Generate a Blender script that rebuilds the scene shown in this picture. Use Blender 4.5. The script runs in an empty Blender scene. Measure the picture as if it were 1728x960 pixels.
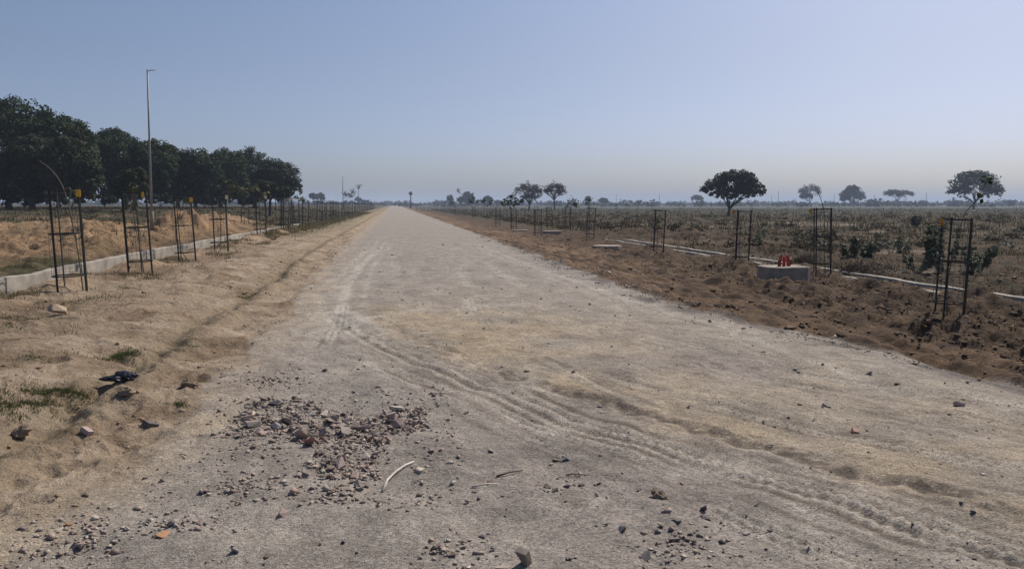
import bpy, bmesh, math, random
import numpy as np
from mathutils import Vector, Matrix, Euler
random.seed(7)
RNG = np.random.default_rng(7)
R = math.radians
SC = bpy.context.scene
C = SC.collection

# ------------------------------------------------------------------ camera
FPX, CX, CY, CAM_H = 1300.0, 864.0, 480.0, 1.65
PITCH = math.atan(135 / FPX)
YAW = math.atan(197 * math.cos(PITCH) / FPX)
cam_d = bpy.data.cameras.new('camera')
cam_d.sensor_width = 36.0
cam_d.lens = 36.0 * FPX / 1728.0
cam_d.clip_start = 0.05
cam_d.clip_end = 9000
cam = bpy.data.objects.new('camera', cam_d)
C.objects.link(cam)
cam.location = (0, 0, CAM_H)
cam.rotation_euler = (math.pi / 2 - PITCH, 0, -YAW)
SC.camera = cam

# ------------------------------------------------------------------ sky, sun, exposure
SUN_EL, SUN_AZ = R(46), R(46)          # azimuth measured from the road direction (+Y) towards +X
world = bpy.data.worlds.new('World')
SC.world = world
world.use_nodes = True
wn = world.node_tree
wn.nodes.clear()
w_out = wn.nodes.new('ShaderNodeOutputWorld')
w_bg = wn.nodes.new('ShaderNodeBackground')
w_sky = wn.nodes.new('ShaderNodeTexSky')
w_sky.sky_type = 'NISHITA'
w_sky.sun_disc = False
w_sky.sun_elevation = SUN_EL
w_sky.sun_rotation = SUN_AZ
w_sky.altitude = 100
w_sky.air_density = 1.0
w_sky.dust_density = 1.9
w_sky.ozone_density = 2.2
w_bg.inputs['Strength'].default_value = 0.081
w_tint = wn.nodes.new('ShaderNodeVectorMath')          # dust in the air tints the whole sky a little
w_tint.operation = 'MULTIPLY'
w_tc = wn.nodes.new('ShaderNodeTexCoord')
w_sep = wn.nodes.new('ShaderNodeSeparateXYZ')
w_rp = wn.nodes.new('ShaderNodeValToRGB')
w_rp.color_ramp.interpolation = 'B_SPLINE'
w_map = wn.nodes.new('ShaderNodeMapRange')
w_map.inputs['To Min'].default_value = 0; w_map.inputs['To Max'].default_value = 1
w_map.inputs['From Min'].default_value = 0; w_map.inputs['From Max'].default_value = .4
el = w_rp.color_ramp.elements
el[0].position = 0; el[0].color = (.71, .81, 1.20, 1)
el[1].position = 1; el[1].color = (.80, .80, .90, 1)
e_ = el.new(.36); e_.color = (.745, .715, .785, 1)
e_ = el.new(.65); e_.color = (.795, .79, .865, 1)
w_k = wn.nodes.new('ShaderNodeVectorMath'); w_k.operation = 'SCALE'; w_k.inputs['Scale'].default_value = 1.27
wn.links.new(w_tc.outputs['Generated'], w_sep.inputs[0])
wn.links.new(w_sep.outputs['Z'], w_map.inputs['Value'])
wn.links.new(w_map.outputs[0], w_rp.inputs[0])
wn.links.new(w_rp.outputs[0], w_k.inputs[0])
wn.links.new(w_k.outputs[0], w_tint.inputs[1])
wn.links.new(w_sky.outputs[0], w_tint.inputs[0])
wn.links.new(w_tint.outputs[0], w_bg.inputs[0])
wn.links.new(w_bg.outputs[0], w_out.inputs[0])
sun_d = bpy.data.lights.new('sun', 'SUN')
sun_d.energy = 4.7
sun_d.angle = R(0.6)
sun_d.color = (1.0, 0.93, 0.83)
sun = bpy.data.objects.new('sun', sun_d)
C.objects.link(sun)
sdir = Vector((math.sin(SUN_AZ) * math.cos(SUN_EL), math.cos(SUN_AZ) * math.cos(SUN_EL), math.sin(SUN_EL)))
sun.rotation_euler = (-sdir).to_track_quat('-Z', 'Y').to_euler()
SC.view_settings.view_transform = 'Standard'
SC.view_settings.look = 'None'
SC.view_settings.gamma = 1
SC.view_settings.exposure = 0.0
SC.view_settings.use_curve_mapping = False
SC.cycles.use_denoising = True
SC.cycles.volume_bounces = 1
SC.cycles.max_bounces = 6
SC.cycles.transparent_max_bounces = 4

# ------------------------------------------------------------------ helpers
def tag(o, label=None, cat=None, group=None, kind=None):
    if label: o['label'] = label
    if cat: o['category'] = cat
    if group: o['group'] = group
    if kind: o['kind'] = kind
    return o

def empty(name, loc=(0, 0, 0), rot=(0, 0, 0)):
    o = bpy.data.objects.new(name, None)
    o.empty_display_size = 0.1
    C.objects.link(o)
    o.location = loc
    o.rotation_euler = rot
    return o

def mesh_obj(name, me, mat=None, parent=None):
    o = bpy.data.objects.new(name, me)
    if mat and not me.materials: me.materials.append(mat)
    C.objects.link(o)
    if parent: o.parent = parent
    return o

def np_mesh(name, V, F, col=None, smooth=False):
    """V (n,3); F (m,3) or (m,4) int; col (n,3) point colours"""
    V = np.asarray(V, dtype=np.float32); F = np.asarray(F, dtype=np.int32)
    me = bpy.data.meshes.new(name)
    k = F.shape[1]
    me.vertices.add(len(V)); me.vertices.foreach_set('co', V.ravel())
    me.loops.add(F.size); me.loops.foreach_set('vertex_index', F.ravel())
    me.polygons.add(len(F)); me.polygons.foreach_set('loop_start', np.arange(0, F.size, k, dtype=np.int32))
    if smooth: me.polygons.foreach_set('use_smooth', np.ones(len(F), dtype=bool))
    if col is not None:
        a = me.attributes.new('Col', 'FLOAT_COLOR', 'POINT')
        c4 = np.ones((len(V), 4), dtype=np.float32); c4[:, :3] = col
        a.data.foreach_set('color', c4.ravel())
    me.update(calc_edges=True)
    return me

def copy_tree(o, parent=None):
    c = o.copy(); C.objects.link(c)
    if parent: c.parent = parent
    for ch in list(o.children): copy_tree(ch, c)
    return c

class MB:
    """collects primitive shapes into one mesh"""
    def __init__(self): self.v, self.f = [], []
    def box(self, c, s, rot=None, bev=0):
        x, y, z = (d / 2 for d in s)
        pts = [Vector(p) for p in ((-x,-y,-z),(x,-y,-z),(x,y,-z),(-x,y,-z),(-x,-y,z),(x,-y,z),(x,y,z),(-x,y,z))]
        if rot is not None: pts = [rot @ p for p in pts]
        b = len(self.v); self.v += [tuple(p + Vector(c)) for p in pts]
        self.f += [tuple(b + i for i in q) for q in ((0,3,2,1),(4,5,6,7),(0,1,5,4),(1,2,6,5),(2,3,7,6),(3,0,4,7))]
    def tube(self, pts, rad, n=6, cap=True):
        pts = [Vector(p) for p in pts]
        if not hasattr(rad, '__len__'): rad = [rad] * len(pts)
        b = len(self.v)
        for i, p in enumerate(pts):
            t = (pts[min(i + 1, len(pts) - 1)] - pts[max(i - 1, 0)])
            t = t.normalized() if t.length > 1e-9 else Vector((0, 0, 1))
            a = t.cross(Vector((0, 0, 1)) if abs(t.z) < .9 else Vector((1, 0, 0))).normalized()
            c = t.cross(a)
            for k in range(n):
                w = 2 * math.pi * k / n
                self.v.append(tuple(p + (a * math.cos(w) + c * math.sin(w)) * rad[i]))
        for i in range(len(pts) - 1):
            for k in range(n):
                self.f.append((b + i * n + k, b + i * n + (k + 1) % n, b + (i + 1) * n + (k + 1) % n, b + (i + 1) * n + k))
        if cap:
            self.f.append(tuple(b + k for k in range(n))[::-1])
            self.f.append(tuple(b + (len(pts) - 1) * n + k for k in range(n)))
    def quad(self, a, b_, c, d):
        b = len(self.v); self.v += [tuple(a), tuple(b_), tuple(c), tuple(d)]; self.f.append((b, b + 1, b + 2, b + 3))
    def mesh(self, name, smooth=False):
        me = bpy.data.meshes.new(name); me.from_pydata(self.v, [], self.f)
        if smooth:
            for p in me.polygons: p.use_smooth = True
        me.update(); return me
    def build(self, name, mat, parent=None, smooth=False):
        return mesh_obj(name, self.mesh(name, smooth), mat, parent)

# ------------------------------------------------------------------ noise
def _hash(ix, iy, seed):
    h = (ix.astype(np.int64) * 374761393 + iy.astype(np.int64) * 668265263 + seed * 974634777) & 0xFFFFFFFF
    h = ((h ^ (h >> 13)) * 1274126177) & 0xFFFFFFFF
    h = h ^ (h >> 16)
    return (h & 0xFFFFFF).astype(np.float32) / float(0x1000000)
def vn(x, y, seed=0):
    """gradient noise about -0.7..0.7"""
    x = np.asarray(x, dtype=np.float64); y = np.asarray(y, dtype=np.float64)
    x0 = np.floor(x); y0 = np.floor(y)
    fx = (x - x0).astype(np.float32); fy = (y - y0).astype(np.float32)
    ux = fx * fx * fx * (fx * (fx * 6 - 15) + 10); uy = fy * fy * fy * (fy * (fy * 6 - 15) + 10)
    def g(i, j):
        a = _hash(x0 + i, y0 + j, seed) * 6.2831853
        return np.cos(a) * (fx - i) + np.sin(a) * (fy - j)
    n0 = g(0, 0) * (1 - ux) + g(1, 0) * ux
    n1 = g(0, 1) * (1 - ux) + g(1, 1) * ux
    return n0 * (1 - uy) + n1 * uy
def fbm(x, y, seed=0, o=3):
    s, a = 0, 1.0
    for i in range(o):
        s = s + a * vn(x * 2 ** i, y * 2 ** i, seed + i * 17); a *= .5
    return s
def ss(a, b, x):
    t = np.clip((x - a) / (b - a), 0, 1); return t * t * (3 - 2 * t)

# ------------------------------------------------------------------ terrain: large shape
def base_z(X, Y):
    X = np.asarray(X, dtype=np.float64); Y = np.asarray(Y, dtype=np.float64)
    z = -0.004 * np.clip(np.abs(X - 1.4), 0, 4) ** 2
    z = z + .17 * ss(-2.0, -4.2, X) + .06 * ss(-6.6, -7.2, X)
    z = z + .95 * ss(32, 72, Y) * ss(-8, -20, X)
    z = z - .33 * ss(4.9, 8.0, X) - 0.04 * ss(8, 11, X)
    z = z + .18 * ss(15, 40, X) * ss(30, 80, Y)
    return z
MOUNDS = [  # x, y, height, rx, ry
    (-9.3, 36, .95, 1.3, 2.4), (-9.8, 27, .45, 1.6, 4.0), (-10.5, 20.5, .36, 1.2, 2.4), (-11.5, 31, .5, 2.0, 3.0),
    (-10.4, 16.0, .30, 1.5, 1.6), (-13.5, 24, .45, 2.2, 2.5), (-17.5, 30, .6, 3.0, 2.5), (-10.2, 44, .6, 1.8, 5.0),
    (-12.0, 55, .6, 2.0, 6.0), (-21, 38, .5, 4, 3), (-15.5, 41, .5, 3, 2.5), (-8.6, 23.5, .25, .9, 2.5), (-8.6, 14.2, .16, .9, 1.5),
    (14.9, 46, .55, 2.6, 5.0), (17.5, 40, .40, 2.6, 3), (15.6, 31, .28, 1.5, 2.2), (19, 54, .4, 4, 4),
    (15.0, 14.2, .62, 1.1, 1.3), (16.8, 16.2, .45, 1.3, 1.2), (18.5, 24, .25, 1.5, 2),
    (11.3, 13.4, .34, .55, .8), (10.6, 14.7, .22, .7, .7), (9.0, 13.6, .16, .5, .6), (8.2, 15.4, .14, .5, .7), (11.2, 16.3, .26, .5, .9), (8.4, 18.6, .16, .6, .6), (10.8, 23.6, .2, .6, .8), (9.6, 25.5, .16, .6, 1.0), (9.9, 29, .2, .6, 1.2), (9.3, 36, .2, .7, 1.6), (9.0, 44, .25, .8, 2.2), (11.75, 21.0, .22, .6, 1.6), (11.9, 26, .2, .5, 1.3), (11.7, 33.5, .2, .5, 1.5),
    (9.2, 16.0, .14, 1.0, 1.0), (-6.2, 15.6, .16, .35, 1.2), (-6.15, 19.6, .20, .4, 1.5), (-6.1, 24.2, .18, .35, 1.3), (-6.0, 29, .2, .4, 1.6), (-6.0, 34, .22, .4, 2.2), (-6.0, 40, .24, .5, 3), (-6.1, 47, .22, .5, 3), (-6.2, 12.4, .12, .4, .9), (9.3, 17.5, .10, .5, .4), (7.1, 14.5, .10, .5, 1.2), (8.7, 12.5, .10, .7, .8), (10.8, 17.6, .12, 1.0, .9), (11.35, 11.9, -.30, .5, 1.0),
]
def mound_z(X, Y):
    z = 0
    for (x, y, h, rx, ry) in MOUNDS:
        d = ((X - x) / rx) ** 2 + ((Y - y) / ry) ** 2
        z = z + h * np.exp(-d * .9)
    return z

def P0(u, v, z0=None):
    """ground point seen at photo pixel (u,v)"""
    Rv = np.array([math.cos(YAW), -math.sin(YAW), 0.0])
    Fv = np.array([math.sin(YAW) * math.cos(PITCH), math.cos(YAW) * math.cos(PITCH), -math.sin(PITCH)])
    Uv = np.cross(Rv, Fv)
    d = Fv + Rv * (u - CX) / FPX - Uv * (v - CY) / FPX
    z = 0.0 if z0 is None else z0
    for _ in range(12):
        t = (z - CAM_H) / d[2]
        if z0 is None: z = .5 * z + .5 * float(base_z(d[0] * t, d[1] * t))
    t = (z - CAM_H) / d[2]
    return d[0] * t, d[1] * t
def PD(u, v, depth):
    """point at photo pixel (u,v), at this camera depth"""
    Rv = np.array([math.cos(YAW), -math.sin(YAW), 0.0])
    Fv = np.array([math.sin(YAW) * math.cos(PITCH), math.cos(YAW) * math.cos(PITCH), -math.sin(PITCH)])
    Uv = np.cross(Rv, Fv)
    d = Fv + Rv * (u - CX) / FPX - Uv * (v - CY) / FPX
    p = d * depth
    return p[0], p[1], p[2] + CAM_H

# ------------------------------------------------------------------ wheel tracks on the road
def pxline(pts):
    q = np.array([P0(u, v) for u, v in pts])
    t = np.concatenate([[0], np.cumsum(np.hypot(*np.diff(q, axis=0).T))])
    n = max(8, int(t[-1] / .12)); s = np.linspace(0, t[-1], n)
    x = np.interp(s, t, q[:, 0]); y = np.interp(s, t, q[:, 1])
    for _ in range(8):
        x[1:-1] = .25 * x[:-2] + .5 * x[1:-1] + .25 * x[2:]; y[1:-1] = .25 * y[:-2] + .5 * y[1:-1] + .25 * y[2:]
    return np.stack([x, y], 1)
def line_dist(X, Y, L, reach=1.5):
    """signed distance and running length for the points near the polyline"""
    D = np.full(X.shape, 9.0); T = np.zeros(X.shape)
    m = (X > L[:, 0].min() - reach) & (X < L[:, 0].max() + reach) & (Y > L[:, 1].min() - reach) & (Y < L[:, 1].max() + reach)
    idx = np.nonzero(m)[0]
    if len(idx) == 0: return D, T
    x, y = X[idx], Y[idx]; bd = np.full(len(idx), 9.0); bt = np.zeros(len(idx)); acc = 0
    for a, b in zip(L[:-1], L[1:]):
        e = b - a; l = math.hypot(*e)
        if l < 1e-6: continue
        t = np.clip(((x - a[0]) * e[0] + (y - a[1]) * e[1]) / (l * l), 0, 1)
        dx, dy = x - a[0] - t * e[0], y - a[1] - t * e[1]
        d = np.hypot(dx, dy); sg = np.sign(dx * e[1] - dy * e[0])
        k = d < np.abs(bd); bd = np.where(k, d * np.where(sg == 0, 1, sg), bd); bt = np.where(k, acc + t * l, bt)
        acc += l
    D[idx] = bd; T[idx] = bt
    return D, T
TRACK_RUT = pxline([(600, 520), (680, 560), (760, 598), (860, 636), (980, 668), (1110, 705), (1250, 742), (1400, 788), (1560, 826), (1800, 890)])
TRACK_TREAD = pxline([(560, 530), (640, 582), (740, 620), (850, 662), (980, 714), (1100, 748), (1230, 788), (1400, 838), (1560, 886), (1800, 955)])
TRACK_OLD = pxline([(1290, 800), (1340, 850), (1400, 905), (1470, 975)])
TRACK_CROSS = pxline([(400, 620), (520, 585), (600, 540), (720, 522), (900, 512)])
TRACK_LOOP = pxline([(600, 560), (545, 520), (535, 495), (560, 470), (600, 455), (625, 430), (640, 400)])
TRACK_LOOP2 = pxline([(540, 560), (580, 520), (590, 480), (610, 450), (650, 410)])
TRACK_FAR = pxline([(1500, 660), (1250, 560), (1050, 500), (900, 450), (800, 410)])

def offset_line(L, off, wob, y0, y1, seed):
    t = np.gradient(L, axis=0); t /= np.linalg.norm(t, axis=1)[:, None] + 1e-9
    n = np.stack([t[:, 1], -t[:, 0]], 1)
    k = off + wob * vn(np.arange(len(L)) * .035, np.full(len(L), seed + .5), 43)
    q = L + n * k[:, None]
    return q[(q[:, 1] > y0) & (q[:, 1] < y1)]
FINE_TRACKS = [offset_line(TRACK_TREAD, o, w, 0, y1, i) for i, (o, w, y1) in enumerate(((-.42, .25, 9.5), (.38, .2, 10), (-.85, .5, 8), (.62, .3, 9), (-1.3, .5, 7.5), (-1.9, .8, 8), (-2.5, .9, 8), (-3.2, .8, 9)))]
for x0, x1, ya, yb in ((1.1, 2.4, 9, 34), (.2, -.4, 10, 36), (2.6, 2.2, 12, 40), (3.6, 3.1, 9, 34), (-.9, -1.1, 9, 30), (4.2, 3.7, 8, 26)):
    q = np.linspace(0, 1, 90); yq = ya + (yb - ya) * q
    FINE_TRACKS.append(np.stack([x0 + (x1 - x0) * q + .22 * vn(yq / 7, yq * 0 + x0, 44), yq], 1))
def edges(Y):
    L = -1.72 - .45 * ss(14, 32, Y) - .55 * ss(5.2, 3.6, Y)
    Rr = 4.6 + 1.6 * ss(13.5, 5.5, Y)
    return L, Rr
def zones(X, Y):
    L, Rr = edges(Y)
    wob = .25 * fbm(X * .7, Y * .45, 31, 3) + .10 * fbm(X * 3, Y * 2.2, 32, 2)
    sl = X - L + wob * 1.1           # >0 inside road
    sr = Rr - X + wob * 1.2
    road = np.minimum(sl, sr)
    return road, sl, sr

def lod(Y, lam):
    sp = (np.maximum(Y, 0) + 4) * .0036
    return np.clip(lam / sp / 2.2 - .6, 0, 1)

def detail(X, Y, colour=False):
    road, sl, sr = zones(X, Y)
    onroad = ss(-.05, .18, road)
    left = ss(.05, -.15, sl); right = ss(.05, -.15, sr)
    fieldR = ss(11.2, 12.8, X)
    fieldL = ss(-6.4, -7.2, X)
    n06 = fbm(X / .6, Y / .6, 1, 2) * lod(Y, .6)
    n015 = fbm(X / .16, Y / .16, 3, 2) * lod(Y, .16)
    n2 = fbm(X / 2.3, Y / 2.3, 5, 3)
    n03 = vn(X / .34, Y / .34, 8) * lod(Y, .34)
    rid = (0.35 - np.abs(vn(X / .42 + n06 * .3, Y / .42, 9))) * lod(Y, .42)
    z = .010 * n2
    # road
    zr = .014 * n06 + .011 * n015 - .03 * np.clip(n03 - .24, 0, 1)
    pat = fbm(X / 1.5 + 7, Y / 1.9, 14, 3)
    crl = np.clip(.22 + .95 * ss(-.02, .38, pat) + .8 * np.exp(-((X + 5.7) / .8) ** 2) + .5 * np.exp(-((X + 2.5) / .4) ** 2), 0, 1.3)
    crr = np.clip(.25 + .8 * ss(-.1, .3, pat) * ss(5.5, 7.5, X) + .55 * ss(7.8, 9.2, X), 0, 1.3)
    # left verge sandy dirt: trampled
    zl = .05 * n2 + .05 * n06 + crl * (.07 * rid + .055 * n015 + .05 * n03) - .20 * np.clip(n03 - .18, 0, .2) - .12 * np.clip(n015 - .22, 0, .3)
    # right verge, turned brown earth
    zrr = .10 * n2 + .07 * n06 + crr * (1 + .5 * ss(7.5, 9, X)) * (.14 * rid + .09 * n015 + .10 * n03) - .15 * np.clip(n015 - .2, 0, .4) - .15 * np.clip(n03 - .22, 0, .25)
    # fields
    n1 = fbm(X / 1.3, Y / 1.3, 12, 3)
    zf = .18 * n1 * lod(Y, 1.3) + .11 * n06 + .05 * n015 + .06 * rid
    z = z + zr * onroad + zl * left * (1 - .6 * fieldL) + zrr * right * (1 - fieldR) + zf * (fieldR + fieldL)
    # left edge ridge and groove
    e = -2.45 + .12 * vn(Y / 2.5, Y * 0 + 3.3, 21) + (edges(Y)[0] + 1.72) * .8
    d = X - e
    z = z + .075 * np.exp(-(d / .16) ** 2) * (.6 + .8 * vn(Y / 1.1, Y * 0, 22)) - .05 * np.exp(-((d + .26) / .13) ** 2)
    # a little berm of loose material where the road meets the brown earth
    z = z + .10 * np.exp(-((sr + .25) / .22) ** 2) * (.45 + .9 * vn(X / .6, Y / .9, 24) + .4 * n03) * ss(45, 30, Y)
    # ruts along the brown verge
    rutn = .25 * vn(Y / 5, Y * 0 + 1.7, 26)
    for k, (x0, w, a) in enumerate(((6.0, .14, .05), (6.55, .12, .06), (7.35, .16, .05), (8.0, .13, .05), (8.7, .18, .04), (5.5, .10, .03))):
        x0 = x0 + rutn * (1 + .3 * k) - .55 * ss(12, 30, Y) + (-.02 * (Y - 14) if k % 2 else 0) * ss(30, 20, Y)
        dd = X - x0
        z = z + right * (-a * np.exp(-(dd / w) ** 2) + .8 * a * np.exp(-((dd - 1.9 * w) / w) ** 2)) * lod(Y, .35) * ss(2, 6, Y)
    # drain channel
    ch = ss(12.0, 12.1, X) * ss(12.72, 12.62, X) * ss(70, 60, Y)
    z = z - (zrr * right * (1 - fieldR) + zf * fieldR) * .8 * np.exp(-((X - 12.25) / .75) ** 2) * ss(75, 60, Y)   # levelled along the drain
    z = z + .10 * np.exp(-((X - 12.3) / .9) ** 2) * ss(75, 60, Y) + .02 * n06 * ss(75, 60, Y)
    info = dict(crl=crl, crr=crr, road=road, sl=sl, sr=sr, onroad=onroad, left=left, right=right, fieldR=fieldR, fieldL=fieldL, n06=n06, n015=n015, n2=n2, rid=rid, n1=n1, groove=np.exp(-((d + .2) / .25) ** 2))
    near = Y < 45
    # wheel tracks
    tr_light = np.zeros(X.shape); tr_dark = np.zeros(X.shape); tr_sand = np.zeros(X.shape)
    for L, kind in ((TRACK_RUT, 'rut'), (TRACK_TREAD, 'tread'), (TRACK_OLD, 'old'), (TRACK_CROSS, 'cross'), (TRACK_LOOP, 'loop'), (TRACK_LOOP2, 'loop'), (TRACK_FAR, 'old')):
        D, T = line_dist(X, Y, L); D = np.where(np.abs(D) < 3, D + .035 * n06, D)
        A = np.abs(D); ln = lod(Y, .2)
        w = (.62 + .75 * vn(T / .8, T * 0 + 5, 40)) * (1 if kind != 'rut' else (.30 + 1.25 * ss(8.5, 6.3, Y) + .35 * vn(T / .3, T * 0 + 2, 41)))
        if kind == 'rut':
            z += ln * ((-.017 * np.exp(-(D / .085) ** 2) + .009 * np.exp(-((D - .15) / .05) ** 2) + .006 * np.exp(-((D + .15) / .05) ** 2)) * w)
            z += ln * .022 * n015 * np.exp(-(D / .16) ** 4)
            tr_dark += np.exp(-((D + .02) / .095) ** 4) * np.clip(w, 0, 1) * ss(-.45, .25, fbm(X / .10, Y / .10, 66, 2))
            tr_sand += np.exp(-((D + .35) / .45) ** 2) * .55
        elif kind == 'tread':
            for off in (-.10, .10):
                z += ln * (-.016 * np.exp(-((D - off) / .055) ** 2))
            lug = np.sin(T * 2 * math.pi / .085 + A * 14) * np.exp(-(D / .17) ** 4) * ln
            z += .009 * lug
            tr_light += .15 * lug
            gm = ss(-.45, .05, vn(T / .6, T * 0 + 9, 47)) * ss(11.5, 9, Y)
            for off in (-.21, -.07, .07, .21):
                tr_dark += .80 * np.exp(-((D - off) / .034) ** 2) * gm * (1 if abs(off) < .1 else .7)
                z += -.014 * np.exp(-((D - off) / .034) ** 2) * gm * ln
            tr_light += np.exp(-((A - .05) / .20) ** 2) * .45
        elif kind == 'old':
            tr_light += np.exp(-(D / .11) ** 2) * .5
            z += -.006 * ln * np.exp(-(D / .11) ** 2)
        elif kind == 'cross':
            z += ln * (.016 * np.exp(-((D - .1) / .08) ** 2) - .02 * np.exp(-(D / .08) ** 2)) * np.clip(w, 0, 1)
            tr_light += np.exp(-(D / .2) ** 2) * .35
        else:
            tr_light += np.exp(-(A / .09) ** 2) * .75 + np.exp(-((A - .33) / .07) ** 2) * .45
            z += -.008 * ln * np.exp(-(A / .10) ** 2)
    for i, L in enumerate(FINE_TRACKS):
        if len(L) < 3: continue
        D, T = line_dist(X, Y, L, .6)
        m = np.exp(-(D / .13) ** 4) * ss(-.25, .2, vn(T / 1.7, T * 0 + i + .3, 45)) * ss(0, .6, T)
        lug = np.cos(D * 2 * math.pi / .085) * .6 + .4 * np.sin(T * 2 * math.pi / .09 + D * 25)
        z += .016 * m * lug * lod(Y, .2) - .008 * m
        tr_light += m * (.36 + .34 * lug * lod(Y, .2))
        tr_dark += .60 * np.exp(-((np.abs(D) - .10) / .036) ** 2) * ss(-.25, .15, vn(T / .9, T * 0 + i + .7, 48)) * ss(12, 8, Y)
    info.update(tr_light=tr_light, tr_dark=tr_dark, tr_sand=tr_sand)
    return (z, info)

def ground_z(x, y):
    X = np.atleast_1d(np.asarray(x, dtype=np.float64)); Y = np.atleast_1d(np.asarray(y, dtype=np.float64))
    z = base_z(X, Y) + mound_z(X, Y) * (1 + .0 * X) + detail(X, Y)[0]
    return z if np.ndim(x) else float(z[0])

SANDP = [(1205, 437, 2.2, .7), (1120, 432, 1.0, .5), (1400, 380, 5.0, 2.2), (1330, 377, 4.0, 2.5), (1500, 462, 1.5, .45), (1450, 452, 1.6, .4), (1560, 458, 1.2, .35), (1080, 380, 3, 2), (1180, 384, 4, 2), (1650, 395, 2.5, 1.5), (1310, 440, 1.0, .4)]
def sand_patches(X, Y):
    k = 0
    for (u, v, rx, ry) in SANDP:
        x, y = P0(u, v); k = k + np.exp(-((X - x) / rx) ** 2 - ((Y - y) / ry) ** 2)
    return np.clip(k, 0, 1)
def mixc(c, col, m):
    m = np.clip(m, 0, 1)[:, None]
    return c * (1 - m) + np.array(col)[None] * m
def ground_colour(X, Y, I):
    c = np.tile(np.array([.292, .258, .220]), (len(X), 1))
    big = fbm(X / 3.1, Y / 3.1, 51, 3); mid = fbm(X / .8, Y / .8, 55, 3); fine = fbm(X / .25, Y / .25, 58, 2)
    # sand spread over the right half of the road
    D, T = line_dist(X, Y, TRACK_RUT, 6.0)
    sand = ss(.9, -.5, D + .5 * big) * (D < 8.9) * ss(7.0, 1.0, -D) * ss(20, 9, Y) * .55 + I['tr_sand'] * .8
    sand = sand + .5 * np.exp(-((X - 1.0) / 1.4) ** 2 - ((Y - 10.0) / 1.6) ** 2)
    c = mixc(c, (.345, .275, .190), sand * (.75 + .8 * mid))
    c = mixc(c, (.41, .37, .315), I['tr_light'] * 1.1)
    c = mixc(c, (.15, .12, .095), I['tr_dark'] * 1.05)
    c = mixc(c, (.25, .215, .19), ss(.05, .5, big) * .5)
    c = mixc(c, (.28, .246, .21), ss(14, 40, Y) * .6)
    # thin sand creeping in from the left edge
    c = mixc(c, (.35, .28, .20), ss(1.0, 0, I['sl']) * (.75 + .9 * mid) * .8)
    # dark loose gravel along the right edge
    c = mixc(c, (.15, .13, .115), np.exp(-((I['sr'] - .12) / .22) ** 2) * ss(.0, .35, mid + .12) * ss(40, 25, Y))
    spot = fbm(X / .55, Y / .75, 61, 3); spot2 = vn(X / .22, Y / .28, 63)
    c = c * (1 + .28 * np.clip(spot, -.6, .5) * ss(40, 15, Y) + .16 * spot2 * ss(30, 8, Y))[:, None]
    c = mixc(c, (.17, .145, .12), ss(.30, .5, spot) * ss(.0, .3, spot2) * .6)
    # left verge
    lv = np.tile(np.array([.325, .248, .172]), (len(X), 1))
    lv = mixc(lv, (.40, .32, .235), ss(0, .5, mid) * .7)
    lv = mixc(lv, (.23, .165, .105), ss(.05, .5, -mid + .4 * big) * .8)
    lv = mixc(lv, (.17, .12, .078), np.exp(-((X + 5.7) / (.9 + .5 * ss(16, 11, Y))) ** 2) * ss(-.3, .4, big + mid + .3 * ss(16, 11, Y)) * .9)
    lv = mixc(lv, (.13, .12, .055), ss(30, 60, Y) * ss(-2.5, -4.5, X) * .5)
    lv = mixc(lv, (.17, .135, .08), I['groove'] * .55)
    m = I['left'][:, None]; c = c * (1 - m) + lv * m
    # brown verge
    rv = np.tile(np.array([.090, .059, .035]), (len(X), 1))
    rv = mixc(rv, (.17, .115, .07), ss(0, .45, mid + .3 * I['n2']) * .75 * ss(10.5, 8.0, X))
    rv = mixc(rv, (.155, .098, .058), (1 - I['crr']) * .8)
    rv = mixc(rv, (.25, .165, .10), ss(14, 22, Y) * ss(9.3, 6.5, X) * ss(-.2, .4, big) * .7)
    rv = mixc(rv, (.060, .040, .028), ss(0, .4, -mid) * .8)
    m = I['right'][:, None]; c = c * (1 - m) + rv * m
    # fields
    fr = np.tile(np.array([.095, .071, .043]), (len(X), 1))
    fr = mixc(fr, (.062, .052, .031), ss(-.2, .3, big) * .8)
    fr = mixc(fr, (.30, .23, .165), ss(.30, .5, fbm(X / 6, Y / 2.6, 71, 3)) * ss(90, 30, Y) * .8)
    fr = mixc(fr, (.13, .08, .05), ss(.0, .3, mid) * ss(50, 20, Y) * .7)
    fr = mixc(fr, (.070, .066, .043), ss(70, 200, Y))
    fr = mixc(fr, (.27, .225, .165), sand_patches(X, Y) * ss(-.25, .2, mid + .3))
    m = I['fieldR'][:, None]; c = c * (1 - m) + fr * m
    fl = np.tile(np.array([.27, .18, .108]), (len(X), 1))
    fl = mixc(fl, (.145, .10, .058), ss(-.15, .35, big) * .85)
    fl = mixc(fl, (.075, .07, .035), ss(.05, .4, fbm(X / 5, Y / 3, 75, 3) + .3 * ss(30, 60, Y)))
    fl = mixc(fl, (.06, .052, .032), ss(42, 70, Y) * .85)
    m = I['fieldL'][:, None]; c = c * (1 - m) + fl * m
    c = c * (1 + .18 * fine + .10 * mid)[:, None]
    return np.clip(c, .01, .9)

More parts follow.
